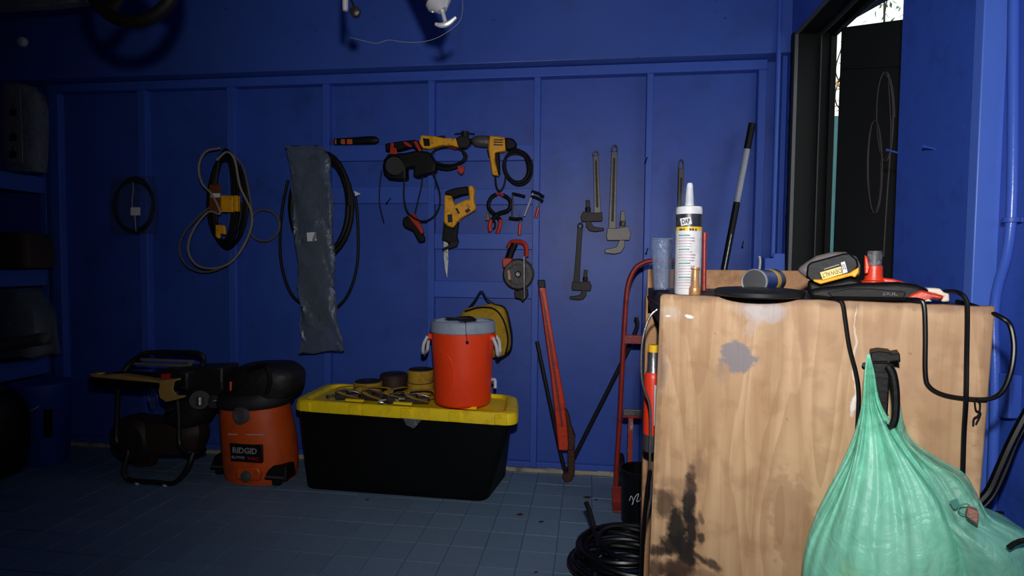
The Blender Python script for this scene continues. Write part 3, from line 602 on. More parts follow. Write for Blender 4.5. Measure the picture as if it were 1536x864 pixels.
# pipe wrenches
def pipe_wrench(top, tip, side, lab, hm, jm, wpx=None, group=None, off=.02, sc=1.0, plane=HW, taper=1.25):
    p0 = plane.pt(*top, off); p1 = plane.pt(*tip, off); L = (p1-p0).length; ax = (p1-p0).normalized(); sd = ax.cross(plane.n)*-side
    sd = sd.normalized(); n = plane.n
    def P(t_, s_): return p0 + ax*(t_*L) + sd*(s_*L*sc)
    t = thing('pipe_wrench', p1, lab, 'wrench', group); th = .022*L/.55
    def pris(pts, o, d):
        bk = [P(*q)+n*o for q in pts]; return MB().hexa(bk, [v+n*d for v in bk])
    hw = .034
    obj('handle', pris([(.06, -hw), (.06, hw), (.5, hw*1.05), (.8, hw*taper), (.8, -hw*taper), (.5, -hw*1.05)], 0, th), hm, t, bevel=.003)
    rg_ = [P(.04+.035*math.sin(a)*1.1, .03*math.cos(a)) + n*th/2 for a in [2*math.pi*i/16 for i in range(16)]]
    obj('hanging_eye', MB().tube(rg_, .011*L*sc, 8, False, True), hm, t)
    obj('handle_groove', pris([(.12, -hw*.35), (.12, hw*.35), (.7, hw*.4), (.7, -hw*.4)], th, .002), bk_metal, t)
    obj('fixed_jaw', pris([(.76, -.055), (.76, .05), (.74, .17), (.80, .2), (.87, .19), (.875, -.05), (.84, -.06)], -.003, th*1.3), jm, t, bevel=.003)
    obj('hook_jaw', pris([(.60, .085), (.60, .135), (.93, .14), (.985, .10), (1.0, .03), (.99, -.07), (.955, -.075), (.945, .0), (.93, .05), (.88, .075)], .002, th*.9), jm, t, bevel=.003)
    obj('adjusting_nut', MB().lathe(P(.69, .11)+n*th*.5, [(.03*L*sc, 0), (.034*L*sc, .01*L), (.034*L*sc, .045*L), (.03*L*sc, .055*L)], ax, 12), jm, t, bevel=.001)
    return t
zw = lambda x, y: (820+x/2.979, 180+y/2.979)
pipe_wrench(zw(219, 140), zw(229, 500), -1, 'grey pipe wrench hung left of the longest one, hook jaw to the left', steel, bk_metal, sc=1.05)
pipe_wrench(zw(303, 115), zw(289, 600), 1, 'longest grey pipe wrench, hung highest on the back wall', steel, steel, sc=.85)
pipe_wrench(zw(151, 461), zw(128, 804), 1, 'dark pipe wrench hung lowest, left of the two grey ones', bk_metal, bk_metal, sc=1.0)
pipe_wrench((1021, 240), (1016, 470), 1, 'narrow pipe wrench hung behind the white caulk tube', steel, steel, sc=.5)
# big orange pipe wrench leaning on the wall
bw = YP(3.12)
t = thing('large_pipe_wrench', V((bw.pt(852, 720).x, 3.1, 0)), 'huge orange-handled pipe wrench leaning jaw down on the back wall', 'wrench')
obj('handle', MB().prism(bw, [(807, 423), (811, 420), (816, 422), (832, 520), (848, 608), (854, 676), (838, 676), (826, 560)], 0, .035), oredt, t, bevel=.006)
obj('handle_groove', MB().prism(bw, [(811, 436), (813, 436), (828, 520), (845, 640), (842, 640)], .035, .004), M('dark_orange', (120, 34, 18), .5), t)
obj('handle_cap', MB().prism(bw, [(806, 420), (817, 420), (818, 432), (808, 432)], -.002, .04), bk_metal, t, bevel=.004)
obj('housing', MB().prism(bw, [(846, 610), (853, 622), (857, 640), (863, 656), (861, 676), (852, 676), (851, 640)], -.005, .05), rust, t, bevel=.006)
obj('hook_jaw', MB().prism(bw, [(851, 670), (862, 670), (862, 711), (857, 722), (849, 724), (843, 716), (845, 711), (852, 709)], 0, .04), rust, t, bevel=.006)
px_tube('iron_bar', YP(3.18), [(805.5, 512), (825, 605), (843, 689), (850, 711)], .011, bk_metal, n=10, label='dark iron bar leaning left of the orange pipe wrench', cat='bar')
px_tube('pry_bar', YP(3.14), [(954, 476), (956, 486), (953, 497), (941, 526), (914, 581), (887, 634), (861, 686), (851, 706)], .011, bk_metal, n=10, label='long dark pry bar leaning diagonally behind the hand truck', cat='pry bar')
# pole
pp = YP(3.18); P0 = pp.pt(1128, 185); P1 = pp.pt(1078, 445); F_ = P1 + (P1-P0)*((P1.z-.02)/(P0.z-P1.z))
t = thing('leaning_pole', V((F_.x, F_.y, 0)), 'black and white pole leaning in the corner beside the window', 'pole')
d_ = P0-F_
def pf(y): return 1-((y-185)/260)*((P0-P1).length/d_.length)
for a, b, mt, r in ((0, pf(302), black, .017), (pf(302), pf(223), M('pole_white', (150, 156, 172), .4), .0165), (pf(223), 1, black, .0175)):
    obj('pole_section', MB().cyl(F_+d_*a, F_+d_*b, r), mt, t, bevel=.001)
obj('pole_groove', MB().cyl(F_+d_*.1+V((0, -.016, 0)), F_+d_*.7+V((0, -.016, 0)), .003, n=6), greym, t)

# ------------------------------------------------------------ mustard tool bag
BG = YP(3.16)
t = thing('tool_bag', BG.pt(728, 537), 'mustard yellow canvas bag with black piping hung behind the cooler', 'bag')
obj('bag_body', MB().rows(BG, [((700, 462), (742, 455), .05), ((692, 470), (757, 462), .09), ((692, 490), (763, 485), .12), ((694, 510), (766, 510), .12), ((698, 530), (764, 525), .1), ((705, 537), (758, 534), .05)], .03, 20, 3), bagy, t)
px_tube('piping', BG, [(697, 467), (720, 461), (742, 464), (756, 482), (762, 510), (758, 532)], .005, black, t, off=.09)
px_tube('piping', BG, [(744, 457), (758, 463), (766, 490), (768, 512), (764, 527), (750, 537)], .005, black, t, off=.05)
px_tube('hanging_cord', BG, [(703, 462), (712, 451), (722, 437), (731, 449), (744, 458)], .005, black, t, off=.05)

# ------------------------------------------------------------ tote with lid
zl = .465
def XY(v, z): return V((v.x, v.y, z))
FL, FR, BR = ZP(458, 733, 0), ZP(729, 753, 0), ZP(747, 708, 0)
tFL, tFR, tBR, tBL = ZP(436, 603, zl), ZP(777, 626, zl), ZP(781, 588, zl+.03), ZP(486, 571, zl+.03)
tFR = V((tFR.x, tFR.y, zl))
BR = V((FR.x+.05, min(BR.y, 3.2), 0)); BL = V((FL.x-.06, 3.2, 0))
tBR = V((tBR.x-.01, min(tBR.y, 3.235), zl)); tBL = V((tBL.x, 3.235, zl))
cen = (tFL+tFR+tBR+tBL)/4
t = thing('storage_tote', V((cen.x, cen.y, 0)), 'large black storage tote with a yellow lid on the floor', 'tote')
def rr(pts, r, n=5):
    out = []; L = len(pts)
    for i in range(L):
        a, b, c = pts[i-1], pts[i], pts[(i+1) % L]; d1 = (a-b).normalized()*r; d2 = (c-b).normalized()*r
        for k in range(n+1):
            q = k/n; out.append((b+d1)*(1-q)**2 + b*2*q*(1-q) + (b+d2)*q*q)
    return out
bot = [FL, FR, BR, BL]; ins = .045
topi = [cen + (p-cen)*.955 for p in (tFL, tFR, tBR, tBL)]
topi = [V((p.x, p.y, zl-.03)) for p in topi]
rings = []
for q in (0, .02, .25, .5, .75, .95, 1):
    e = [b.lerp(tt, q) for b, tt in zip(bot, topi)]
    if q == 0: cc = sum(e, V())/4; e = [cc+(p-cc)*.985 for p in e]
    rings.append(rr(e, .05))
obj('tote_body', MB().loft(rings), M('tote_black', (5, 6, 8), .6, var=.3, bump=.05, spec=.2), t, bevel=.003)
lid = [tFL, tFR, tBR, tBL]
def lr(s_, z, r): return [V((p.x, p.y, z)) for p in rr([cen+(p-cen)*s_ for p in lid], r)]
tl = obj('lid', MB().loft([lr(.975, zl-.045, .09), lr(1.0, zl-.045, .09), lr(1.0, zl-.015, .09), lr(.985, zl+.008, .09), lr(.95, zl+.014, .08), lr(.90, zl+.012, .07), lr(.88, zl-.006, .07), lr(.5, zl-.006, .05)]), lidy, t, bevel=.002)
for q in (.07, .30, .53, .74, .93):
    a = tFL.lerp(tFR, q); e = (tFR-tFL).normalized()
    obj('lid_rib', MB().box(a+V((0, -.001, -.018)), (.06, .014, .05), Matrix.Rotation(math.atan2(e.y, e.x), 3, 'Z')), lidy, tl, bevel=.004)
for q in (.28, .5, .78):
    a = tFL.lerp(tFR, q)+V((0, .055, 0)); obj('lid_stop', MB().box(a+V((0, 0, .016)), (.1, .02, .014), Matrix.Rotation(math.atan2(e.y, e.x), 3, 'Z')), lidy, tl, bevel=.003)
hp = tFL.lerp(tFR, .56)
obj('plastic_scrap', MB().add([hp+V((-.05, -.005, -.04)), hp+V((.05, -.008, -.04)), hp+V((.01, -.02, -.085)), hp+V((-.03, -.016, -.07))], [(0, 1, 2, 3)]), clearp, label='scrap of clear plastic sticking out under the yellow lid', cat='plastic')

# cooler
LZ = zl+.014
zc = LZ-.0
cb = ZP(690, 612, LZ); kc = (cb-EYE).dot(FW)/FPX; rc = 46*kc; c = V((cb.x-.012, cb.y+rc*.75, LZ)); kc = (c-EYE).dot(FW)/FPX; rc = 47*kc
pcool = YP(c.y-rc*.9); zt = YP(c.y).pt(694, 480).z; zr = YP(c.y-rc).pt(694, 503).z
t = thing('drink_cooler', c, 'tall orange drink cooler with pale grey lid standing on the tote', 'cooler')
obj('cooler_body', MB().lathe(c, [(rc*.80, 0), (rc*.86, .006), (rc*.9, .02), (rc*.93, (zr-LZ)*.5), (rc*.985, (zr-LZ)*.85), (rc*1.0, zr-LZ)], n=40), orange, t, bevel=.002)
cl_ = obj('lid', MB().lathe(V((c.x, c.y, zr)), [(rc*1.0, 0), (rc*1.03, .004), (rc*1.02, zt-zr-.01), (rc*.97, zt-zr), (rc*.88, zt-zr), (rc*.86, zt-zr-.012), (.01, zt-zr-.012)], n=40), lidgrey, t)
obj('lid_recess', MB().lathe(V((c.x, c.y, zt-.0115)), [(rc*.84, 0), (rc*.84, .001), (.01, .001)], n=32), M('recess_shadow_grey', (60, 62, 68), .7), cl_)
for a in range(0, 360, 45):
    aa = math.radians(a+12); d = V((math.cos(aa), math.sin(aa), 0))
    obj('lid_rib', MB().tube([V((c.x, c.y, zt-.008))+d*.02, V((c.x, c.y, zt-.008))+d*rc*.88], .009, 6, False, flat=.6), lidgrey, cl_)
for s_ in (-1, 1):
    bx = c+V((s_*rc*.96, -rc*.15, zr-LZ-.05))
    obj('handle_block', MB().box(bx+V((0, 0, .025)), (.035, .06, .03)), orange, t, bevel=.006)
    P = [bx+V((s_*.012, -.045, .03)), bx+V((s_*.03, -.05, -.01)), bx+V((s_*.036, -.04, -.055)), bx+V((s_*.036, .03, -.055)), bx+V((s_*.03, .04, 0)), bx+V((s_*.012, .04, .03))]
    obj('handle', MB().tube(P, .0085, 10), whitep, t)
obj('side_relief', MB().tube([c+V((-rc*.55, -rc*.80, .29)), c+V((-rc*.2, -rc*.945, .25)), c+V((-rc*.08, -rc*.945, .17)), c+V((-rc*.16, -rc*.92, .1)), c+V((-rc*.4, -rc*.82, .04))], .0035, 6), orange, t)
obj('spigot', MB().tube([c+V((rc*.9, rc*.1, .12)), c+V((rc*1.03, rc*.05, .12)), c+V((rc*1.05, 0, .08))], .008, 8), whitep, t)
t = thing('wire_tangle', V((c.x, c.y, zt)), 'tangle of dark wire and clips lying on the cooler lid', 'wire')
rn = random.Random(9); P = [V((c.x+rn.uniform(-.1, .1), c.y+rn.uniform(-.1, .08), zt+.005+rn.uniform(0, .012))) for i in range(14)]
obj('wire', MB().tube(P, .0035, 6), bk_metal, t)
P = [V((c.x+.03, c.y-.08, zt+.01)), V((c.x+.05, c.y-rc*1.04, zt+.004)), V((c.x+.052, c.y-rc*1.05, zt-.04)), V((c.x+.058, c.y-rc*1.05, zt-.09))]
obj('dangling_lead', MB().tube(P, .0016, 6).sphere(P[-1], .008, 6), bk_metal, t)

# webbing rolls and ratchets on the lid
def strap_roll(x, y, rp, hpx, z, lab, top):
    q = ZP(x, y, z); k = (q-EYE).dot(FW)/FPX; r = rp*k; h = hpx*k; q = V((q.x, q.y, z))
    t = thing('webbing_roll', q, lab, 'strap', 'rolls of webbing on the tote lid'); 
    obj('webbing', MB().lathe(q, [(r*.97, 0), (r, .004), (r*.98, h*.5), (r, h-.003), (r*.95, h), (r*.55, h-.003), (r*.5, h*.6), (.002, h*.6)], n=28), strapy if top != 'dark' else brown, t)
    R = []
    for j in range(3):
        R.append(obj('winding', MB().tube([q+V((math.cos(a)*r*(.6+.14*j), math.sin(a)*r*(.6+.14*j), h)) for a in [2*math.pi*i/24 for i in range(24)]], .0035, 6, False, True), M('winding_dark', (28, 18, 14), .7) if j == 0 and 'winding_dark' not in bpy.data.materials else bpy.data.materials['winding_dark'], t))
    obj('end_cap', MB().lathe(q+V((0, 0, h-.002)), [(r*.93, 0), (r*.9, .006), (r*.5, .006), (r*.45, .001)], n=24), bpy.data.materials['winding_dark'], t)
strap_roll(552, 590, 21, 18, LZ, 'low roll of yellow webbing, leftmost on the tote lid', 'y')
strap_roll(591, 583, 21, 22, LZ, 'brown roll of webbing, middle of those on the tote lid', 'dark')
strap_roll(631, 590, 20, 17, LZ, 'lower of two stacked yellow webbing rolls beside the cooler', 'y')
q = ZP(631, 590, LZ); kq = (q-EYE).dot(FW)/FPX
strap_roll(631, 590-18, 19.5, 18, LZ+17*kq+.004, 'upper of two stacked yellow webbing rolls beside the cooler', 'y')
# fix the upper one exactly over the lower
ups = [o for o in bpy.data.objects if o.get('label', '').startswith(('upper of two stacked', 'lower of two stacked'))]
up_, lo_ = sorted(ups, key=lambda o: -o.location.z); up_.location.x = lo_.location.x; up_.location.y = lo_.location.y
labs = ['metal ratchet and yellow strap lying at the left end of the tote lid pile', 'bundled ratchet strap in the middle of the tote lid pile', 'ratchet strap with bright hook in front of the brown roll', 'ratchet strap lying against the cooler base']
for i, (x, y, ang) in enumerate([(522, 598, .15), (560, 599, -.2), (594, 602, .9), (626, 604, .1)]):
    q = ZP(x, y, LZ); q = V((q.x, q.y, LZ)); t = thing('ratchet_strap', q, labs[i], 'strap', 'ratchet straps on the tote lid')
    R = Matrix.Rotation(ang, 3, 'Z'); rn = random.Random(i+60)
    def L_(x_, y_, z_): return q + R @ V((x_*1.08, y_*1.08, z_*1.15))
    obj('ratchet_frame', MB().box(L_(0, 0, .014), (.12, .055, .026), R).box(L_(-.03, 0, .03), (.06, .045, .016), R), M('ratchet_metal%d' % i, (62, 54, 56), .45, .3), t, bevel=.004)
    obj('ratchet_lever', MB().tube([L_(-.05, -.02, .035), L_(.0, -.02, .045), L_(.06, -.018, .03)], .005, 8), greym, t)
    P = [L_(.05, 0, .02), L_(.09, rn.uniform(-.02, .02), .035), L_(.07, .03, .05), L_(.0, .03, .05), L_(-.05, .01, .045), L_(-.02, -.03, .03), L_(.06, -.035, .012)]
    obj('webbing', MB().tube(P, .014, 8, flat=.2, nrm=V((0, 0, 1))), strapy, t)
    obj('hook', MB().tube([L_(-.05, 0, .015), L_(-.085, .005, .015), L_(-.1, -.012, .014), L_(-.085, -.025, .012)], .0042, 8), silver if i > 1 else greym, t)

# ------------------------------------------------------------ shop vacuum
VP = YP(2.93); vb = V((VP.pt(391, 700).x, 2.97, 0)); kv = YP(2.97).k(391, 660)
t = thing('shop_vacuum', vb, 'orange shop vacuum with black motor head beside the tote', 'vacuum')
vz = lambda y: YP(2.97).pt(391, y).z
VF = YP(2.97)
obj('drum', MB().rows(VF, [((350, 722), (438, 724), .26), ((343, 700), (443, 702), .30), ((340, 660), (440, 660), .31), ((338, 625), (433, 625), .31), ((338, 606), (429, 606), .30)], 0, 28, 2.3), vorange, t)
obj('rim', MB().rows(VF, [((337, 606), (431, 606), .32), ((333, 601), (436, 601), .34), ((334, 591), (438, 591), .33), ((340, 586), (440, 584), .30)], 0, 28, 2.2), M('vac_rim_black', (34, 32, 32), .6, bump=.1), t)
obj('motor_head', MB().rows(VF, [((345, 592), (447, 590), .28), ((346, 578), (452, 575), .29), ((350, 560), (452, 558), .28), ((366, 547), (438, 545), .22), ((380, 543), (425, 542), .12)], 0, 24, 2.6), M('vac_head_black', (24, 22, 22), .55, var=.5, bump=.4, bscale=30), t)
obj('lid_latch', MB().rows(VF, [((345, 585), (350, 585), .03), ((345, 572), (350, 572), .03)], .12, 8), vorange, t)
obj('top_handle', MB().tube([VF.pt(372, 556, .12), VF.pt(398, 548, .15), VF.pt(405, 570, .16), VF.pt(400, 590, .16)], .012), rubber, t)
FV = YP(2.97-.15)
def onf(x, y, off): return VF.pt(x, y, off)
obj('hose_port', MB().lathe(onf(365, 622, .152), [(12*kv, 0), (12*kv, .03), (9.5*kv, .032), (8.5*kv, .018), (.002, .016)], V((-.25, -1, 0))), M('port_grey', (84, 84, 88), .5, dirt=(40, 38, 38)), t)
obj('drain_boss', MB().prism(VF, [(352, 701), (385, 701), (390, 708), (389, 722), (354, 720)], .1, .065), vorange, t, bevel=.01)
obj('drain_cap', MB().lathe(onf(370, 714, .165), [(7.5*kv, 0), (7.5*kv, .014), (5*kv, .018), (.002, .018)], V((-.1, -1, 0))).box(onf(370, 714, .186), (.006, .01, .04)), bpy.data.materials['port_grey'], t, bevel=.001)
vlp = px_poly('label_plate', VF, [(344, 665), (392, 668), (393, 695), (346, 692)], .14, .018, labelk, t, .002)
px_text('brand_text', 'RIDGID', VF, 367, 676, 39, M('worn_white_print', (150, 150, 148), .5), vlp, .1595, -3.5, 9, .02)
px_text('small_text', 'BLOWER', VF, 357.5, 686, 21, bpy.data.materials['worn_white_print'], vlp, .1595, -3.5, 4)
px_text('small_text', 'VAC', VF, 380, 688, 19, labelr, vlp, .1595, -3.5, 5)
px_poly('embossed_line', VF, [(342, 651), (395, 652), (395, 653), (342, 652)], .14, .014, whitep, t, 0)
for (x0, y0, x1, y1) in ((399, 702, 434, 731), (318, 704, 345, 723)):
    cxm = (x0+x1)/2; off = .12 if x0 > 380 else .02
    zb_ = VF.pt(cxm, y1, off).z
    p = VF.pt(cxm, y1, off); w_ = (x1-x0)*kv
    obj('caster_mount', MB().hexa([V((p.x-w_/2, p.y-.03, .035)), V((p.x+w_/2, p.y-.03, .035)), V((p.x+w_/2, p.y+.08, .035)), V((p.x-w_/2, p.y+.08, .035))],
        [V((p.x-w_/2.6, p.y-.0, .105)), V((p.x+w_/2.6, p.y-.0, .105)), V((p.x+w_/2.4, p.y+.08, .105)), V((p.x-w_/2.4, p.y+.08, .105))]), rubber, t, bevel=.008)
    obj('caster_wheel', MB().cyl(V((p.x-.02, p.y, .026)), V((p.x+.02, p.y, .026)), .026), bk_metal, t, bevel=.004)
    obj('mount_strip', MB().box(V((p.x, p.y-.032, .055)), (w_*.8, .006, .01)), greym, t)

# ------------------------------------------------------------ tube-framed machine
framek = M('frame_black_paint', (30, 27, 26), .45, var=.4, bump=.1)
engk = M('engine_black', (30, 29, 30), .5, var=.5, bump=.5, bscale=40)
GF = YP(2.95); g = lambda x, y, o=0: GF.pt(110+x/3.455, 500+y/3.455, o)
gp = lambda *a: [(110+x/3.455, 500+y/3.455) for x, y in a]
t = thing('engine_machine', V((g(420, 780).x, 2.9, 0)), 'black tube-framed engine machine on the floor left of the vacuum', 'machine')
fr = .013
zf = g(300, 790, .22)
def gz(P): return [V((p.x, p.y, max(p.z, .016))) for p in P]
obj('frame_tube', MB().tube(gz([g(232, 285, .15), g(226, 430, .15), g(224, 560, .16), g(250, 600, .18), g(285, 612, .18), g(262, 700, .2), g(272, 745, .2), g(310, 782, .2), g(420, 787, .2), g(515, 782, .2), g(565, 735, .2), g(598, 680, .2), g(620, 618, .18)]), fr, 10), framek, t)
obj('frame_tube', MB().tube(gz([g(535, 300, .15), g(545, 420, .15), g(548, 560, .16), g(570, 605, .17), g(620, 618, .16), g(680, 604, .04)]), fr, 10), framek, t)
obj('frame_tube', MB().tube([g(255, 205, .05), g(300, 150, .02), g(360, 108, .0), g(440, 98, -.02), g(560, 99, -.02), g(640, 103, .0), g(674, 125, .0), g(668, 165, .0), g(630, 190, .05), g(560, 205, .1)], .014, 10), framek, t)
obj('top_plate', MB().prism(GF, gp((62, 232), (150, 226), (520, 250), (525, 290), (330, 290), (75, 270)), .02, .2), black, t, bevel=.012)
obj('handle_strap', MB().prism(GF, gp((350, 128), (630, 140), (600, 180), (570, 178), (600, 150), (345, 142)), .01, .006).prism(GF, gp((318, 150), (590, 162), (580, 175), (310, 163)), .015, .006), M('dusty_strap', (112, 100, 88), .8), t)
obj('engine_block', MB().prism(GF, gp((590, 180), (770, 175), (775, 300), (740, 330), (600, 310)), -.08, .16), engk, t, bevel=.012)
obj('air_filter_cover', MB().prism(GF, gp((395, 200), (520, 190), (590, 200), (590, 300), (400, 260)), -.06, .2), engk, t, bevel=.012)
obj('red_badge', MB().prism(GF, gp((455, 212), (503, 208), (503, 234), (455, 236)), .22, .002), labelr, t)
obj('crankcase', MB().rows(GF, [((110+520/3.455, 588), (110+760/3.455, 590), .14), ((110+500/3.455, 605), (110+750/3.455, 600), .2), ((110+500/3.455, 625), (110+700/3.455, 630), .2), ((110+540/3.455, 644), (110+640/3.455, 642), .12)], -.02, 18, 2.4), M('greasy_dark', (40, 36, 34), .55, .2, var=.5, bump=.6, bscale=40), t)
obj('flywheel', MB().cyl(g(655, 345, .08), g(655, 345, .11), .05, n=20), bk_metal, t)
obj('carburettor', MB().cyl(g(655, 330, .12), g(655, 375, .13), .018).cyl(g(735, 335, .05), g(735, 370, .08), .035), greym, t, bevel=.003)
obj('recoil_drum', MB().lathe(g(380, 520, -.06), [(.1, 0), (.13, .02), (.13, .12), (.1, .15), (.03, .155)], (0, -1, 0), 28), M('drum_brown', (48, 36, 30), .6, .1, var=.4), t)
obj('fuel_tank', MB().rows(GF, [((110+270/3.455, 624), (110+680/3.455, 635), .16), ((110+260/3.455, 650), (110+690/3.455, 650), .2), ((110+300/3.455, 676), (110+660/3.455, 676), .16)], -.02, 18, 3), brown, t)
obj('rear_foot', MB().prism(GF, gp((300, 600), (420, 600), (400, 690), (300, 690)), -.05, .06), rust, t, bevel=.01)
px_tube('loose_wire', GF, [(222, 590), (224, 603), (236, 613), (248, 617), (260, 613)], .003, greym, t, off=.2)
px_tube('loose_wire', GF, [(232, 588), (236, 596), (231, 605), (224, 598), (228, 590)], .003, greym, t, off=.21)
for x in (335, 480):
    p = g(x, 797, .2); obj('rubber_foot', MB().cyl(V((p.x, p.y, 0)), V((p.x, p.y, .012)), .016), whitep, t, bevel=.002)
t = thing('leather_apron', g(480, 355, .23), 'tan leather piece draped over the front of the engine machine', 'leather')
obj('leather_flat', MB().prism(GF, gp((80, 210), (120, 208), (130, 218), (250, 216), (440, 245), (525, 240), (525, 250), (440, 258), (100, 228)), .18, .05), tan, t, bevel=.003)
Pp = gp((440, 245), (525, 238), (515, 290), (535, 322), (583, 322), (575, 332), (530, 345), (480, 356), (448, 335), (440, 300), (447, 270))
obj('leather_drape', MB().prism(GF, Pp, .228, .006), tan, t, bevel=.002)

# ------------------------------------------------------------ hand truck
HT = YP(2.90)
t = thing('hand_truck', V((HT.pt(940, 760).x, 2.9, 0)), 'red hand truck standing behind the left end of the bench', 'hand truck')
xr_ = 52
rail = [(981, 391), (966, 394), (952, 404), (942, 428), (938, 469), (933, 560), (929, 640), (925, 700)]
P = [HT.pt(x, y) for x, y in rail]; mir = HT.pt(990, 500).x
right = [V((2*mir-p.x, p.y, p.z)) for p in P][::-1]
obj('frame_tube', MB().tube([V((P[-1].x, P[-1].y, .06))]+P[::-1]+right[0:0]+right[::-1][0:0]+[V((2*mir-p.x, p.y, p.z)) for p in P]+[V((2*mir-P[-1].x, P[-1].y, .06))], .0125, 12), red, t)
def bar_x(y0, y1, mt, nm, x0=936):
    a = HT.pt(x0, y0); b = HT.pt(x0, y1); obj(nm, MB().b2((a.x, a.y-.012, b.z), (2*mir-a.x, a.y+.006, a.z)), mt, t, bevel=.002)
bar_x(502, 515, red, 'cross_plate'); bar_x(613, 622, greym, 'cross_plate', 935); bar_x(622, 626, red, 'cross_bar', 934); bar_x(702, 709, red, 'cross_bar', 930)
a = HT.pt(946, 625); obj('inner_strut', MB().b2((a.x-.012, a.y-.01, HT.pt(946, 742).z), (a.x+.012, a.y+.01, a.z)), M('peeling_red', (150, 44, 30), .6, dirt=(180, 170, 165), dirt_amt=.9, dirt_scale=22), t, bevel=.002)
b = HT.pt(918, 745); e_ = HT.pt(940, 768, .0)
obj('toe_plate', MB().b2((b.x, 2.78, .002), (2*mir-b.x, 2.9, .012)).b2((b.x, 2.885, .002), (2*mir-b.x, 2.9, .09)), red, t, bevel=.003)
for sx_ in (0, 1):
    xx = HT.pt(931, 720).x; xx = xx if not sx_ else 2*mir-xx
    obj('wheel', MB().lathe(V((xx, 3.0, .11)), [(.03, -.02), (.095, -.022), (.108, -.015), (.108, .015), (.095, .022), (.03, .02)], (1, 0, 0), 28), rubber, t)
obj('axle', MB().cyl(V((HT.pt(928, 720).x, 3.0, .11)), V((2*mir-HT.pt(928, 720).x, 3.0, .11)), .009), bk_metal, t)
obj('axle_bracket', MB().b2((HT.pt(928, 720).x, 2.9, .1), (HT.pt(928, 720).x+.01, 3.0, .12)).b2((2*mir-HT.pt(928, 720).x-.01, 2.9, .1), (2*mir-HT.pt(928, 720).x, 3.0, .12)), red, t)

# ------------------------------------------------------------ bucket and hose on the floor
bk = ZP(952, 768, 0); 
bp_ = YP(2.58); kb = bp_.k(955, 730); cx_ = bp_.pt(962, 740).x; ztop = bp_.pt(960, 714).z

t = thing('black_bucket', V((cx_, 2.68, 0)), 'black bucket with white scrawl tucked beside the bench', 'bucket')
obj('bucket_body', MB().lathe(V((cx_, 2.68, 0)), [(.07, 0), (.074, .004), (.085, ztop-.02), (.09, ztop-.02), (.09, ztop), (.083, ztop), (.08, .02), (.002, .02)], n=28), blackg, t)
px_tube('chalk_scrawl', bp_, [(944, 751), (947, 744), (950, 752), (948, 757), (953, 745), (958, 741), (955, 752), (960, 750), (963, 742), (967, 744), (966, 750)], .0016, whitep, t, off=.0)
hc_ = thing('floor_hose_coil', V((.05, 2.12, 0)), 'big coil of black hose on the floor left of the bench', 'hose')
rn = random.Random(3); P = []
cxh, cyh = ZP(944, 850, .06).x, ZP(940, 845, .06).y
for i in range(11*16+1):
    a = 2*math.pi*i/16; L = i/16
    r = .175 + .04*math.sin(L*2.3) + .012*math.sin(L*7); P.append(V((cxh+.02*math.sin(L*3.1)+r*math.cos(a), cyh+.02*math.cos(L*1.7)+r*.92*math.sin(a), .014+L*.012+.008*math.sin(a*1.5+L))))
obj('hose', MB().tube(P, .0095, 8, True, False, 2), blackg, hc_)
P2 = [V((cxh-.13, cyh+.1, .14)), V((cxh-.15, cyh+.14, .19)), V((cxh-.165, cyh+.17, .215))]
obj('hose_end', MB().tube(P2, .010, 8).tube([V((cxh-.14, cyh+.08, .15)), V((cxh-.13, cyh+.02, .16)), V((cxh-.12, cyh-.05, .15))], .0085), rubber, hc_)
obj('metal_fitting', MB().cyl(V((cxh+.05, cyh-.02, .05)), V((cxh+.1, cyh+.03, .09)), .018), greym, hc_)
for i, (x, y, l) in enumerate([(881, 747, .05), (894, 751, .02), (780, 773, .04), (551, 751, .025), (812, 784, .03), (804, 860, .02)]):
    q = ZP(x, y, .0); e = V((l, 0, .003)); obj('leaf_litter', MB().add([q+V((-l/2, 0, .003)), q+V((0, -l*.25, .004)), q+V((l/2, .002, .006)), q+V((0, l*.2, .008)), q+V((0, 0, .001))], [(0, 1, 2, 3), (0, 4, 1), (1, 4, 2), (2, 4, 3), (3, 4, 0)]), rust, label=['curled brown leaf on the floor near the hand truck', 'small brown crumb beside the curled leaf near the hand truck', 'brown leaf on the floor in front of the leaning wrench', 'brown crumb on the floor in front of the tote', 'dark scrap on the tiles left of the hose coil', 'tiny brown crumb at the bottom edge of the floor'][i], cat='debris')

# ------------------------------------------------------------ bench
S_ = .75
BZ = H + (1.10-H)*S_
A3 = ZP(990, 441, BZ); B3 = ZP(1492, 459, BZ); C3 = ZP(972, 430, BZ)
e1 = (B3-A3); e1.z = 0; e1.normalize(); nb = V((e1.y, -e1.x, 0))
BF = Pl(A3, nb)                                  # plane of the plywood end panel
def bf(x, y, off=0): return BF.pt(x, y, off)
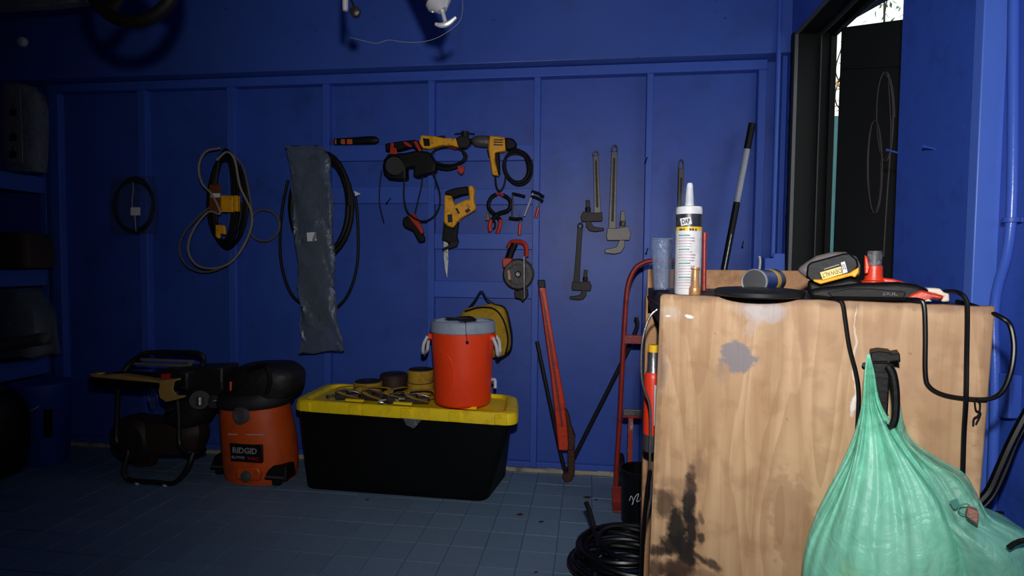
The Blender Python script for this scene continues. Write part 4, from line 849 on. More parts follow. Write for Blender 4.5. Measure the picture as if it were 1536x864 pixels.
# plywood material with its own stains, in metres on the board (s along, z up)
def stq(x, y):
    p = bf(x, y) - A3; return (p.dot(e1), p.z)
def ply():
    mt = bpy.data.materials.new('stained_plywood'); mt.use_nodes = True; nt = mt.node_tree; N = nt.nodes; L = nt.links
    b = N['Principled BSDF']; uv = N.new('ShaderNodeUVMap'); uv.uv_map = 'board'
    def noise(vec, sc_, det=5, dist=0):
        n = N.new('ShaderNodeTexNoise'); n.inputs['Scale'].default_value = sc_; n.inputs['Detail'].default_value = det; n.inputs['Distortion'].default_value = dist; L.new(vec, n.inputs['Vector']); return n
    def math_(op, a, b_=None, c_=None):
        n = N.new('ShaderNodeMath'); n.operation = op
        for i, q in enumerate((a, b_, c_)):
            if q is None: continue
            if isinstance(q, (int, float)): n.inputs[i].default_value = q
            else: L.new(q, n.inputs[i])
        return n.outputs[0]
    def mix(f, a, b_):
        n = N.new('ShaderNodeMix'); n.data_type = 'RGBA'; L.new(f, n.inputs[0])
        for i, q in ((6, a), (7, b_)):
            if isinstance(q, tuple): n.inputs[i].default_value = (*lin(q), 1)
            else: L.new(q, n.inputs[i])
        return n.outputs[2]
    def rmp(f, a, b_, lo_=0., hi_=1.):
        n = N.new('ShaderNodeMapRange'); n.interpolation_type = 'SMOOTHSTEP'; n.inputs[1].default_value = a; n.inputs[2].default_value = b_; n.inputs[3].default_value = lo_; n.inputs[4].default_value = hi_; L.new(f, n.inputs[0]); return n.outputs[0]
    mp = N.new('ShaderNodeMapping'); mp.inputs['Scale'].default_value = (7.0, 1.0, 1); L.new(uv.outputs[0], mp.inputs[0])
    n1 = noise(mp.outputs[0], .9, 2.0, .35)
    # cathedral bands
    bands = math_('FRACT', math_('MULTIPLY', n1.outputs['Fac'], 9.0))
    bandm = math_('MULTIPLY', rmp(bands, .15, .9), rmp(bands, 1.0, .93))
    mp2 = N.new('ShaderNodeMapping'); mp2.inputs['Scale'].default_value = (150, 5, 1); L.new(uv.outputs[0], mp2.inputs[0])
    fine = noise(mp2.outputs[0], 1, 4)
    n4 = noise(uv.outputs[0], 5.5, 6, .4)
    col = mix(math_('MULTIPLY', bandm, .55), (196, 162, 124), (162, 124, 88))
    col = mix(math_('MULTIPLY', fine.outputs['Fac'], .3), col, (156, 120, 88))
    col = mix(rmp(n4.outputs['Fac'], .5, .75, 0, .5), col, (164, 130, 102))
    ns = noise(uv.outputs[0], 42, 4); specks = rmp(ns.outputs['Fac'], .68, .76, 0, .5); col = mix(specks, col, (92, 62, 44))
    n5 = noise(uv.outputs[0], 15, 8, .3); col = mix(rmp(n5.outputs['Fac'], .5, .72, 0, .42), col, (138, 100, 68))
    mp3 = N.new('ShaderNodeMapping'); mp3.inputs['Scale'].default_value = (26, 2.2, 1); L.new(uv.outputs[0], mp3.inputs[0]); n6 = noise(mp3.outputs[0], 1, 6, .8); col = mix(rmp(n6.outputs['Fac'], .48, .66, 0, .38), col, (150, 108, 72))
    # distorted coordinates for stains
    nd = noise(uv.outputs[0], 14, 5); ndb = noise(uv.outputs[0], 47, 3)
    sep = N.new('ShaderNodeSeparateXYZ'); L.new(uv.outputs[0], sep.inputs[0])
    nc = N.new('ShaderNodeSeparateColor'); L.new(nd.outputs['Color'], nc.inputs[0])
    X = math_('ADD', sep.outputs[0], math_('MULTIPLY', math_('SUBTRACT', nc.outputs[0], .5), .028))
    Y = math_('ADD', sep.outputs[1], math_('MULTIPLY', math_('SUBTRACT', nc.outputs[1], .5), .028))
    k = BF.k(1100, 650)
    fsep = N.new('ShaderNodeSeparateColor'); L.new(ndb.outputs['Color'], fsep.inputs[0]); rag = math_('MULTIPLY', math_('SUBTRACT', fsep.outputs[0], .5), 1.3)
    nbr = noise(mp2.outputs[0], .35, 3); rag = math_('ADD', rag, math_('MULTIPLY', math_('SUBTRACT', nbr.outputs['Fac'], .5), .7))
    def blob(x, y, rx, ry, soft=.5, amt=1, ang=0):
        rx *= 1.22; ry *= 1.22
        s0, z0 = stq(x, y); dx = math_('SUBTRACT', X, s0); dy = math_('SUBTRACT', Y, z0)
        if ang:
            c, s_ = math.cos(ang), math.sin(ang)
            dx, dy = math_('ADD', math_('MULTIPLY', dx, c), math_('MULTIPLY', dy, s_)), math_('SUBTRACT', math_('MULTIPLY', dy, c), math_('MULTIPLY', dx, s_))
        d = math_('SQRT', math_('ADD', math_('POWER', math_('ABSOLUTE', math_('DIVIDE', dx, rx*k)), 2), math_('POWER', math_('ABSOLUTE', math_('DIVIDE', dy, ry*k)), 2)))
        return rmp(math_('ADD', d, rag), 1+soft*.5, 1-soft*.5, 0, amt)
    for (x, y, rx, ry, so, am, an, c) in [
        (997, 758, 15, 20, .9, .8, .15, (50, 34, 26)), (1014, 792, 12, 26, .8, .97, -.1, (22, 15, 13)), (1006, 818, 14, 14, .8, .95, 0, (24, 16, 14)), (988, 827, 16, 7, .9, .9, .2, (30, 20, 18)), (1004, 745, 22, 7, 1.2, .4, 0, (90, 62, 46)),
        (1034, 750, 8, 36, .8, .97, 0, (26, 18, 18)), (1037, 795, 8, 30, .8, .97, 0, (22, 14, 13)), (1029, 832, 13, 26, .8, .98, .3, (20, 13, 12)), (1014, 862, 20, 16, .8, .98, 0, (24, 16, 14)), (1036, 716, 5, 14, 1, .6, 0, (60, 40, 32)),
        (1052, 808, 5, 8, .8, .85, 0, (36, 24, 22)), (1051, 778, 3, 8, .9, .7, 0, (70, 46, 34)), (1050, 838, 14, 3.5, .9, .85, -.6, (40, 26, 20)), (1070, 848, 10, 6, 1, .85, -.4, (46, 30, 24)), (985, 855, 12, 12, 1, .8, 0, (50, 34, 26)),
        (1050, 700, 9, 18, 1.2, .45, 0, (110, 80, 60)), (1013, 728, 24, 8, 1.2, .4, 0, (120, 90, 70)),
        (1106, 535, 20, 20, .35, .9, .2, (118, 114, 120)), (1084, 560, 8, 10, 1.2, .3, 0, (120, 112, 110)), (994, 552, 6, 26, 1.1, .45, 0, (104, 98, 104)),
        (1150, 467, 20, 13, .6, .75, 0, (180, 178, 184)), (1125, 462, 20, 7, .9, .35, 0, (184, 178, 178)), (1128, 486, 5, 14, .8, .3, -.4, (184, 178, 178)), (1008, 470, 12, 9, 1, .35, 0, (206, 196, 186)), (1003, 475, 4, 1.5, .5, .9, 0, (230, 230, 230)), (1034, 474, 5, 2, .5, .9, 0, (235, 235, 235)),
        (1282, 540, 1.2, 60, .5, .6, 0, (226, 218, 208)), (1280, 610, 3, 12, .6, .7, 0, (224, 222, 220)), (1235, 451, 280, 7, 1.3, .6, 0, (110, 78, 54)), (988, 560, 5, 130, 1.2, .6, 0, (112, 80, 56)), (1484, 560, 6, 130, 1.2, .5, 0, (112, 80, 56)), (1030, 860, 50, 10, 1, .5, 0, (90, 62, 46)), (1060, 590, 22, 60, 1.2, .3, 0, (146, 112, 80)), (1160, 520, 14, 50, 1.0, .3, 0, (140, 104, 70)), (1340, 520, 60, 30, 1.0, .22, 0, (140, 104, 70)), (1420, 640, 22, 70, .6, .35, 0, (140, 102, 68)),
        (1210, 500, 10, 30, .9, .3, 0, (140, 104, 76)), (1395, 830, 40, 90, .4, .3, 0, (130, 94, 66)), (1195, 800, 26, 70, .3, .4, .2, (140, 104, 74))]:
        col = mix(blob(x, y, rx, ry, so, am, an), col, c)
    L.new(col, b.inputs['Base Color']); b.inputs['Roughness'].default_value = .62
    bp = N.new('ShaderNodeBump'); bp.inputs['Strength'].default_value = .25; bp.inputs['Distance'].default_value = .004; L.new(fine.outputs['Fac'], bp.inputs['Height']); L.new(bp.outputs[0], b.inputs['Normal'])
    return mt
plym = ply()
bench = thing('workbench', V((A3.x+.3, A3.y, 0)), 'plywood-fronted workbench on the right with dark worktop', 'bench')
l0, l1 = bf(990, 441), bf(973, 864); r1_, r2_ = bf(1493, 459), bf(1466, 800)
def ext(a, b_, z): q = (a.z-z)/(a.z-b_.z); return a+(b_-a)*q
P4 = [ext(l0, l1, .0), ext(r1_, r2_, .0), r1_, l0]
P4[2] = V((P4[2].x, P4[2].y, BZ)); P4[3] = V((P4[3].x, P4[3].y, BZ))
# rounded top corners, slightly chipped edge
front = []
front += [P4[0], P4[1]]
front += [V((P4[2].x, P4[2].y, BZ-.005)), P4[2]-e1*.001+V((0, 0, -.001)), P4[2]-e1*.006]
for i in range(1, 24):
    q = 1-i/24; p = P4[3].lerp(P4[2], q); front.append(p+V((0, 0, -random.random()*.0022)))
front += [P4[3]+e1*.008, P4[3]+e1*.002+V((0, 0, -.003)), V((P4[3].x, P4[3].y, BZ-.01))]
o = obj('end_panel', MB().hexa([p-nb*.02 for p in front], front), plym, bench, bevel=.0025, smooth=30)
uvl = o.data.uv_layers.new(name='board'); rl = root_loc(bench)
for l in o.data.loops:
    p = o.data.vertices[l.vertex_index].co + rl - A3; uvl.data[l.index].uv = (p.dot(e1), p.z)
bdir = (C3-A3); bdir.z = 0; back = bdir.copy()
bl = A3-nb*.02; brr = B3-nb*.02
blb = V((C3.x, C3.y, BZ)); brb = V((min(B3.x+bdir.x+.02, XR-.03), C3.y-.02*0, BZ))
blb2 = blb
obj('worktop', MB().hexa([V((p.x, p.y, BZ-.03)) for p in (bl, brr, brb, blb)], [V((p.x, p.y, BZ-.003)) for p in (bl, brr, brb, blb)]), darktop, bench, bevel=.003)
RB = YP(C3.y)
z_r = RB.pt(1100, 405).z
obj('back_rail', MB().b2((blb.x-.002, C3.y, BZ-.09), (brb.x, C3.y+.02, z_r)), woodm, bench, bevel=.003)
obj('left_rail', MB().hexa([blb+V((-.004, 0, -.03)), bl+V((-.004, 0, -.03)), bl+V((.01, 0, -.10)), blb+V((.01, 0, -.08))], [blb+V((.014, 0, -.03)), bl+V((.014, 0, -.03)), bl+V((.02, 0, -.10)), blb+V((.02, 0, -.08))]), darktop, bench, bevel=.002)
pbx = blb.x
obj('leg', MB().b2((YP(C3.y).pt(966, 600).x, C3.y-.0, 0), (YP(C3.y).pt(966, 600).x+.04, C3.y+.04, BZ-.03)), woodm, bench, bevel=.003)
obj('leg', MB().b2((brb.x-.05, C3.y, 0), (brb.x, C3.y+.04, BZ-.09)), woodm, bench, bevel=.003)
obj('leg', MB().b2((B3.x-.09, B3.y+.07, 0), (B3.x-.05, B3.y+.11, BZ-.03)), woodm, bench, bevel=.003)
obj('lower_shelf', MB().hexa([V((p.x+.03, p.y, .28)) for p in (bl, brr-e1*.08, brb-V((.05, 0, 0)), blb)], [V((p.x+.03, p.y, .30)) for p in (bl, brr-e1*.08, brb-V((.05, 0, 0)), blb)]), woodm, bench, bevel=.002)
obj('back_board', MB().b2((blb.x+.03, C3.y-.012, .3), (brb.x, C3.y-.002, BZ-.03)), M('bench_back_board', (70, 52, 40), .7), bench)

# canister at the bench's open end
cp_ = YP(1.75); kc_ = cp_.k(978, 600); cc = lambda y: cp_.pt(979, y).z; cxx = cp_.pt(979, 600).x
t = thing('gas_canister', V((cxx, 1.75, cc(676))), 'red torch canister with yellow cap hanging at the open end of the bench', 'canister')
R0 = 13*kc_
obj('can_body', MB().lathe(V((cxx, 1.75, cc(650))), [(R0, 0), (R0, cc(567)-cc(650)), (R0*.9, cc(560)-cc(650)), (R0*.5, cc(553)-cc(650)), (.001, cc(552)-cc(650))], n=24), M('canister_red', (214, 52, 24), .4, bump=0), t)
obj('grey_base', MB().lathe(V((cxx, 1.75, cc(676))), [(R0*.9, 0), (R0*.98, .006), (R0*.98, cc(650)-cc(676))], n=24), greym, t)
obj('neck', MB().lathe(V((cxx-.0, 1.75, cc(560))), [(R0*.85, 0), (R0*.7, .01), (R0*.6, cc(528)-cc(560)), (R0*.4, cc(527)-cc(560))], n=20), greym, t)
obj('cap', MB().lathe(V((cxx, 1.75, cc(528))), [(R0*.62, 0), (R0*.62, cc(517)-cc(528)), (.001, cc(517)-cc(528))], n=12), labely, t, bevel=.001)
lt = MB(); rn = random.Random(2); ply_l = YP(C3.y-.004)
for i in range(17):
    y = 572+i*6.2
    if i == 9: continue
    x0 = 966; lt.prism(ply_l, rect(x0, y, x0+7, y+1.6), 0, .002)
    if i % 3 != 1: lt.prism(ply_l, rect(x0+rn.choice((0, 5)), y, x0+2+rn.choice((0, 4)), y+4.6), 0, .002)
obj('worn_lettering', lt, M('pink_red_print', (190, 60, 70), .6, bump=0), bench, smooth=0)
obj('white_panel', MB().box(V((cxx+R0*.3, 1.75-R0*.97, cc(605))), (.012, .003, .12)), label_w, t)
px_tube('grey_cable', YP(1.62), [(990, 461), (975, 475), (965, 505), (962, 540), (964, 575), (974, 605), (976, 640), (975, 690), (977, 740), (968, 790), (962, 864), (960, 940)], .0035, greym, label='thin grey cable hanging down the left end of the bench', cat='cable')
px_tube('black_cable', YP(1.60), [(975, 705), (970, 745), (965, 800), (962, 870), (962, 960)], .006, blackg, label='thick black cable falling beside the bench end near the floor hose', cat='cable')

# ---- things on the bench top
def vert(x, y, back_): return BF.pt(x, y, -back_)
def bench_pl(back_): return Pl(A3 - nb*back_, nb)
# clear measuring cup
q = bench_pl(.10); c = q.pt(995, 436); c.z = BZ; k = q.k(995, 400)
t = thing('clear_cup', c, 'clear square plastic cup on the bench behind the caulk tube', 'cup')
hcup = q.pt(995, 358).z-BZ
obj('cup_wall', MB().rows(q, [((983, 434), (1004, 434), .05), ((980, 380), (1006, 380), .055), ((979, 358), (1008, 358), .058)], 0, 20, 5), cupm, t)
px_poly('printed_scale', q, rect(986, 376, 1002, 432), .03, .001, plastic('scale_print', (150, 160, 190), .2), t, 0)
px_tube('rim', q, [(979, 358, .03), (1008, 358, .03), (1008, 359, -.03), (979, 359, -.03)], .0022, cupm, t, smooth=False, closed=True)
# caulk tube in clear bag
q = bench_pl(.045); c = q.pt(1031, 440); c.z = BZ; k = q.k(1031, 380); r = 19*k
zz = lambda y: q.pt(1031, y).z
t = thing('caulk_tube', c, 'white caulk cartridge standing in a clear plastic sleeve on the bench', 'caulk')
obj('cartridge', MB().lathe(c, [(r*.95, 0), (r, .003), (r, zz(314)-BZ), (r*.96, zz(311)-BZ), (r*.3, zz(309)-BZ), (.001, zz(308.5)-BZ)], n=32), label_w, t)
obj('nozzle', MB().lathe(V((c.x, c.y, zz(311))), [(r*.38, 0), (r*.34, .01), (r*.24, zz(278)-zz(311)), (r*.18, zz(275)-zz(311)), (.001, zz(275)-zz(311))], n=16), whitep, t)
def band(nm, y0, y1, mt, rr2=1.004, a0=-180, a1=180):
    obj(nm, MB().lathe(V((c.x, c.y, zz(y1))), [(r*.5, 0), (r*rr2, 0), (r*rr2, zz(y0)-zz(y1)), (r*.5, zz(y0)-zz(y1))], n=32), mt, t)
band('black_band', 322, 341, labelk); band('yellow_band', 341, 347, labely)
fp = Pl(c + nb*(r*1.02), nb)
bdg = px_poly('badge', fp, [(1020, 328), (1036, 325), (1038, 336), (1022, 339)], .0, .001, label_w, t, 0)
px_text('brand_text', 'DAP', fp, 1029, 332, 12, labelk, bdg, .0022, 8, 7.5, .02)
for xa, xb in ((1019, 1024), (1025, 1027), (1034, 1037), (1038, 1041), (1043, 1045)): obj('print_mark', MB().prism(fp, rect(xa, 342.6, xb, 345.4), 0, .0008), labelk, t)
rn = random.Random(12)
for i in range(20):
    y = 352+i*4.2
    if i % 5 == 0: obj('heading_line', MB().prism(fp, rect(1016+2, y, 1016+rn.uniform(16, 22), y+1.6), -.0002, .0008), label_t, t)
    else: obj('text_line', MB().prism(fp, rect(1018, y, 1018+rn.uniform(18, 27), y+.9), -.0002, .0008), label_p, t)
obj('clear_sleeve', MB().rows(q, [((1024, 282), (1041, 282), .03), ((1018, 300), (1046, 300), .06), ((1010, 320), (1053, 320), .10), ((1008, 345), (1054, 345), .108), ((1006, 400), (1054, 400), .108), ((1004, 438), (1052, 438), .104)], 0, 24, 2.2, 3), plastic('sleeve_film_clear', (120, 136, 160), .06, .14, .9, 40), t)
# brass/wood nozzle
q = bench_pl(.02); c = q.pt(1042, 440); c.z = BZ; k = q.k(1042, 420); h = q.pt(1042, 401).z-BZ
obj('brass_nozzle', MB().lathe(c, [(8*k, 0), (8.6*k, h*.03), (8.6*k, h*.22), (8*k, h*.28), (6.6*k, h*.33), (5.6*k, h*.9), (6.8*k, h*.93), (6.8*k, h), (4*k, h), (3.5*k, h*.9)], n=24), brass, label='small tan brass nozzle standing in front of the caulk tube', cat='nozzle')
obj('red_stick', MB().cyl(bench_pl(.2).pt(1056, 436), bench_pl(.2).pt(1057, 352), .006).cyl(bench_pl(.2).pt(1057, 360), bench_pl(.2).pt(1057, 349), .008), red, label='thin red stick standing behind the caulk tube', cat='stick')
# spray can on its side
q = bench_pl(.08); c0 = q.pt(1131, 424); k = q.k(1131, 424); r = 18.5*k; c0.z = BZ+r+.004
ax = (q.pt(1183, 424)-q.pt(1131, 424)).normalized(); ax = V((ray(1131, 424).x, ray(1131, 424).y, 0)).normalized() + RT*.42; ax.z = 0; ax.normalize()
t = thing('spray_can', V((c0.x, c0.y, BZ)), 'blue and yellow spray can lying on its side on the bench', 'spray can')
obj('can_bottom', MB().lathe(c0-ax*.004, [(r*.94, .004), (r*.85, .008), (r*.7, .015), (r*.5, .021), (r*.3, .025), (.001, .027)], ax, 40), M('can_base_metal', (190, 190, 196), .27, 1.0, var=.05, bump=0), t)
obj('bottom_rim', MB().lathe(c0, [(r*.9, .003), (r*.97, -.004), (r*1.04, 0), (r*1.04, .006), (r*1.0, .008)], ax, 32), silver, t)
Lc = .20
obj('can_body', MB().lathe(c0+ax*.006, [(r, 0), (r, Lc*.62)], ax, 32), labelb, t)
obj('yellow_band', MB().lathe(c0+ax*(.006+Lc*.42), [(r*1.01, 0), (r*1.01, Lc*.12)], ax, 32), labely, t)
obj('red_band', MB().lathe(c0+ax*(.006+Lc*.60), [(r*1.01, 0), (r*1.0, Lc*.14), (r*.6, Lc*.2)], ax, 32), labelk, t)
obj('valve', MB().lathe(c0+ax*(.006+Lc*.8), [(r*.6, 0), (r*.55, .012), (r*.3, .016), (r*.28, .03), (.001, .03)], ax, 16), silver, t)
tp = c0+ax*Lc*.75-nb*0; 
obj('straw', MB().tube([tp+nb*r*.8, tp+nb*r+ax*.03+V((0, 0, -.012))], .0022, 6, False).tube([tp+nb*r*.6+V((0, 0, .014)), tp+nb*r+ax*.04+V((0, 0, .014))], .0022, 6, False), labelr, t)
# black disc overhanging the edge
dc = BF.pt(1138, 441, -.03); dc.z = BZ+.004; k = BF.k(1139, 441)
t = thing('rubber_disc', dc, 'thin black disc overhanging the bench edge in front of the spray can', 'disc')
obj('disc', MB().lathe(dc, [(.05, 0), (62*k, .0), (64*k, .003), (64*k, .011), (62*k, .013), (30*k, .013), (28*k, .016), (.001, .016)], (nb*.045+V((0, 0, 1))), n=48), M('disc_charcoal', (26, 26, 28), .5, bump=0, spec=.3), t)
# battery tool
q = bench_pl(.07)
t = thing('cordless_tool', V((q.pt(1245, 430).x, q.pt(1245, 430).y, BZ+.02)), 'black and yellow cordless tool battery pack lying upside down on the bench', 'power tool')
zb = lambda x, y: (1180+x/5.908, 360+y/5.908)
obj('grey_shell', MB().prism(q, [zb(75, 265), zb(180, 190), zb(260, 140), zb(400, 105), zb(520, 105), zb(620, 150), zb(655, 220), zb(652, 330), zb(600, 350), zb(300, 360), zb(180, 345)], -.09, .085), M('tool_grey_shell', (104, 98, 96), .6, dirt=(80, 70, 66)), t, bevel=.014, seg=3)
obj('battery_pack', MB().prism(q, [zb(180, 225), zb(215, 195), zb(500, 118), zb(560, 115), zb(625, 170), zb(640, 230), zb(600, 290), zb(330, 370), zb(210, 365), zb(172, 320)], -.02, .07), black, t, bevel=.004, seg=2)
obj('yellow_foot', MB().prism(q, [zb(230, 350), zb(330, 350), zb(560, 290), zb(640, 240), zb(640, 290), zb(605, 335), zb(575, 318), zb(300, 392), zb(240, 370)], .0, .056), yellow, t, bevel=.004)
bpl = obj('brand_plate', MB().prism(q, [zb(296, 288), zb(480, 235), zb(495, 300), zb(320, 352)], .05, .0015), labely, t)
px_text('brand_text', 'DEWALT', q, *zb(398, 293), 27, labelk, bpl, .0525, 196, 6.8, .02)
cbg = obj('capacity_badge', MB().prism(q, [zb(480, 200), zb(515, 190), zb(540, 285), zb(500, 298)], .05, .0015), label_w, t)
px_text('badge_text', '20', q, *zb(506, 240), 9, labelk, cbg, .0525, 106, 5, .02)
obj('print_line', MB().prism(q, [zb(330, 255), zb(465, 212), zb(467, 222), zb(332, 264)], .05, .001), M('faded_print', (110, 100, 96), .5), t)
obj('tool_base', MB().prism(q, [zb(180, 350), zb(300, 390), zb(560, 330), zb(640, 340), zb(690, 400), zb(560, 440), zb(320, 480), zb(190, 500)], -.04, .07), black, t, bevel=.01)
# orange fitting with grey cylinder
q = bench_pl(.10)
t = thing('orange_tool', V((q.pt(1308, 424).x, q.pt(1308, 424).y, BZ)), 'orange-red tool lying with its grey capped cylinder standing up', 'power tool')
c = q.pt(1310.5, 424); k = q.k(1310, 400)
obj('upright_socket', MB().lathe(c, [(18*k, 0), (18*k, 2*k), (13*k, 4*k), (11.5*k, 10*k), (11*k, 25*k), (9*k, 26*k)], n=28), oredt, t)
obj('socket_tongue', MB().prism(q, [zb(690, 130), zb(715, 150), zb(740, 240), zb(725, 300), zb(690, 300)], .02, .012), oredt, t, bevel=.003)
obj('grey_cylinder', MB().lathe(c+V((0, 0, 22*k)), [(9.8*k, 0), (9.8*k, 24*k), (9*k, 25.5*k), (.001, 25.5*k)], n=28), M('dusty_charcoal', (74, 74, 78), .5, dirt=(150, 150, 155), dirt_amt=.6, dirt_scale=60), t)
obj('side_blade', MB().prism(q, [zb(840, 335), zb(940, 345), zb(1085, 385), zb(1000, 392), zb(860, 380)], -.02, .04), oredt, t, bevel=.004)
# long black tool
q = bench_pl(.03)
t = thing('black_power_tool', V((q.pt(1320, 452).x, q.pt(1320, 452).y, BZ)), 'long black corded tool lying along the bench with orange and white tip', 'power tool')
zt_ = lambda p: zb(*p)
obj('body', MB().prism(q, [zb(190, 440), zb(330, 420), zb(620, 385), (1350, 423.5), (1376, 427), (1398, 436), (1370, 453), (1250, 452), (1215, 448)], -.05, .07), black, t, bevel=.012, seg=3)
obj('side_panel', MB().prism(q, [zb(360, 465), zb(560, 430), zb(760, 430), zb(1060, 460), zb(1040, 515), zb(400, 505)], .02, .004), rubber, t, bevel=.003)
px_text('moulded_text', 'SKIL', q, 1335, 440.5, 19, M('moulded_grey', (52, 52, 56), .4), t, .0245, 0, 5)
obj('tip', MB().prism(q, [zb(1055, 525), zb(1110, 480), zb(1190, 445), zb(1400, 495), zb(1370, 530), zb(1300, 520), zb(1240, 545), zb(1110, 525)], -.03, .055), oredt, t, bevel=.004)
obj('white_end', MB().prism(q, [zb(1190, 445), zb(1260, 425), zb(1360, 430), zb(1395, 465), zb(1440, 475), zb(1445, 545), zb(1375, 550), zb(1370, 525), zb(1395, 500), zb(1290, 470)], -.04, .05), M('chipped_white', (205, 192, 176), .6, dirt=(120, 90, 70), dirt_amt=.7, dirt_scale=60), t, bevel=.004)
obj('white_chip', MB().prism(q, [zb(1215, 545), zb(1260, 520), zb(1290, 545)], -.01, .04), whitep, t, bevel=.002)
# cords over the edge
kb = BF.k(1300, 500); cr = 3.2*kb
def over(name, pts, lab, r=cr, par=None):
    return obj(name, MB().tube([bf(p[0], p[1], p[2] if len(p) > 2 else .008) for p in pts], r, 10), blackg, par, label=lab, cat='cord' if lab else None)
over('power_cord', [(1240, 448, -.02), (1257, 450, .004), (1264, 456, .008), (1268, 480), (1274, 520), (1284, 560), (1288, 590), (1287, 625), (1284, 680)], 'black cord falling from the bench to behind the green bag')
over('looped_cord', [(1360, 449, -.01), (1378, 450, .004), (1386, 458, .008), (1388, 500), (1388, 560), (1394, 580), (1415, 592), (1450, 598), (1485, 598, .015), (1505, 585, .02), (1517, 555, .02), (1521, 520, .015), (1516, 490, .01), (1505, 478), (1480, 466, -.01), (1455, 457, -.03), (1435, 452, -.05)], 'thick black cord looping across the plywood and past its right edge')
over('straight_cord', [(1400, 440, -.04), (1425, 437, -.02), (1440, 440, 0), (1449, 450, .006), (1451, 470), (1450, 540), (1449, 600, .018), (1446, 650), (1444, 712)], 'black cord hanging straight down near the plywood right edge')
px_tube('twist_tie', BF, [(1464, 598, .016), (1470, 605, .014), (1468, 622, .012), (1461, 628, .012), (1460, 638, .012)], .0018, black, label='black wire twist tie dangling from the looped cord', cat='tie')
px_tube('twist_tie', BF, [(1462, 600, .016), (1464, 615, .014), (1471, 620, .012), (1464, 636, .012)], .0015, black, label='second thin black tie beside the longer twist tie', cat='tie')
w2 = Pl((.93, 0, 0), (-1, 0, 0))
px_tube('floor_lead', YP(1.42), [(1466, 756), (1484, 735), (1500, 700), (1518, 660), (1545, 610), (1580, 560)], .009, blackg, label='thick black lead rising right of the green bag', cat='cord')
px_tube('floor_lead', YP(1.44), [(1470, 765), (1490, 742), (1508, 705), (1528, 655), (1556, 610), (1590, 560)], .006, blackg, label='thinner black lead beside the thick one right of the bag', cat='cord')
px_tube('floor_lead', YP(1.40), [(1476, 762), (1490, 768), (1504, 769), (1498, 775)], .003, black, label='short thin wire end right of the plywood edge', cat='cord')

# ------------------------------------------------------------ hanging holder and green bag
c = bf(1326, 640)
t = thing('black_clamp', c, 'black plastic squeeze clamp hung on the plywood, holding the green bag', 'clamp')
obj('head', MB().prism(BF, [(1306, 529), (1318, 527), (1336, 529), (1338, 532), (1350, 530), (1351, 544), (1346, 542), (1336, 543), (1334, 548), (1314, 549), (1306, 545)], .008, .065), black, t, bevel=.003)
obj('body', MB().prism(BF, [(1307, 545), (1334, 545), (1335, 560), (1333, 600), (1331, 636), (1325, 637), (1317, 600)], .008, .10), black, t, bevel=.003)
for y in (557, 566, 586, 603, 622): obj('rib', MB().prism(BF, [(1309+(y-545)*.13, y), (1333, y), (1333, y+1.5), (1309+(y-545)*.13, y+1.5)], .108, .004), rubber, t)
obj('loop_handle', MB().tube([bf(1333, 548, .125), bf(1340, 562, .125), bf(1344, 590, .125), bf(1343, 625, .125), bf(1337, 639, .125), bf(1328, 640, .125), bf(1323, 633, .125)], .0065, 8, flat=1.3), black, t)
obj('rivet', MB().cyl(bf(1297, 547, .01), bf(1297, 547, .03), .005), black, t)
hk = MB().cyl(bf(1320, 527, 0), bf(1320, 527, .05), .003)
obj('nail', hk, bk_metal, label='nail in the plywood that carries the black clamp', cat='nail')

bag = thing('green_shopping_bag', bf(1330, 1000, .1), 'translucent green plastic shopping bag hanging from the black clamp', 'bag')
def fold1(amp, cnt_, ph=0):
    rn = random.Random(cnt_); W_ = [(rn.uniform(5, 15)*(1 if k % 2 else -1), rn.uniform(3, 26), rn.uniform(0, 6.3), rn.uniform(.3, 1)) for k in range(9)]
    F1 = [(rn.uniform(7, 34), rn.uniform(0, 6.3), rn.uniform(.3, 1), rn.uniform(-4, 4)) for k in range(7)]
    def f(p, v, th, c):
        env = math.sin(min(1, v*2.2)*math.pi*.5)*max(.12, 1-1.15*v)
        d = sum(a*math.sin(th*q+z+w_*v) for q, z, a, w_ in F1)*.42*env
        d += sum(a*max(-.2, math.sin(th*q+v*w_+z))**2 for q, w_, z, a in W_)*.13*min(1, v*2)
        return p + nb*(amp*d*(1 if math.sin(th) > 0 else .3)) + (p-c).normalized()*(amp*.5*math.sin(th*5+v*9)*min(1, v*3))
    return f
R1 = [((1300, 531), (1305, 531), .006), ((1297, 560), (1311, 560), .012), ((1294, 600), (1318, 602), .02), ((1287, 636), (1338, 640), .035), ((1273, 678), (1368, 682), .07), ((1253, 720), (1400, 722), .11), ((1232, 762), (1424, 762), .15), ((1216, 802), (1438, 802), .18), ((1207, 842), (1446, 842), .2), ((1206, 885), (1452, 885), .2), ((1214, 930), (1448, 930), .19), ((1240, 965), (1425, 965), .13), ((1270, 980), (1400, 980), .04)]
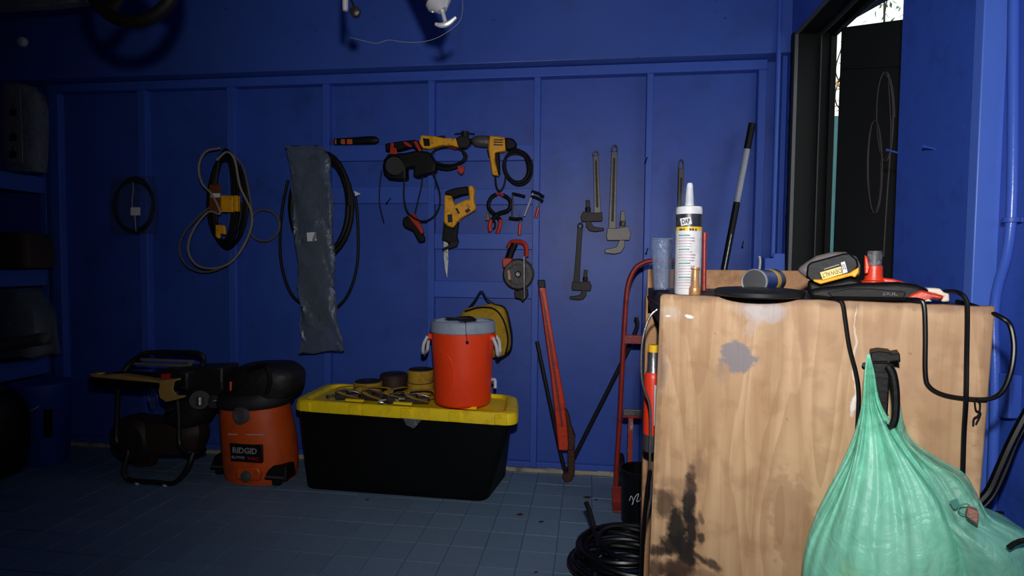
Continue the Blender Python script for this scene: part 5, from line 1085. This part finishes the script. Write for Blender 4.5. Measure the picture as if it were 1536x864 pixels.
fb = obj('bag_front', MB().rows(BF, R1, .125, 120, 2.0, 8, fold1(.010, 21)), greenb, bag, smooth=80)
R2_ = [((1341, 552), (1345, 552), .006), ((1340, 600), (1349, 600), .012), ((1338, 632), (1354, 634), .02), ((1336, 655), (1368, 662), .03), ((1340, 680), (1408, 690), .04), ((1352, 705), (1446, 712), .06), ((1365, 735), (1468, 742), .09), ((1375, 765), (1484, 768), .12), ((1385, 790), (1535, 792), .15), ((1392, 830), (1572, 830), .17), ((1396, 880), (1578, 880), .17), ((1400, 930), (1560, 930), .14), ((1420, 965), (1530, 965), .05)]
obj('bag_side', MB().rows(BF, R2_, .10, 96, 2.0, 8, fold1(.010, 13, 1.0)), plastic('green_bag_film_thin', (146, 222, 198), .62, .4, .4, 28), bag, smooth=80)
px_poly('dark_print', BF, [(1424, 752), (1436, 748), (1440, 758), (1434, 764), (1430, 763)], .168, .001, M('bag_print', (60, 120, 110), .5), bag, 0)
obj('logo_ring', MB().tube([bf(1448+10*math.cos(a), 764+8*math.sin(a), .172) for a in [i*.5 for i in range(12)]], .0012, 6), bpy.data.materials['bag_print'], bag)
t1 = thing('boxed_goods', bf(1360, 960, .12), 'pale cardboard box showing through the lower part of the green bag', 'box')
px_poly('carton', BF, [(1318, 808), (1372, 803), (1410, 830), (1412, 950), (1318, 950)], .10, .065, M('pale_carton', (215, 215, 208), .7), t1, .004)
px_poly('yellow_packet', BF, [(1262, 852), (1292, 860), (1300, 930), (1250, 930)], .11, .05, M('pale_yellow', (240, 236, 90), .6), None, .006, label='yellow packet faintly visible at the bottom of the green bag', cat='packet')
px_poly('brick_scrap', BF, [(1453, 763), (1469, 768), (1468, 789), (1450, 776)], .172, .02, M('pinkish_block', (150, 108, 96), .8, bump=.5, bscale=200), None, .003, label='small pinkish brown block poking out of the green bag', cat='block')
px_tube('black_braid', BF, [(1512, 822, .19), (1524, 814, .19), (1540, 810, .19), (1560, 812, .17)], .004, black, label='black braided cord end on the right side of the green bag', cat='cord')
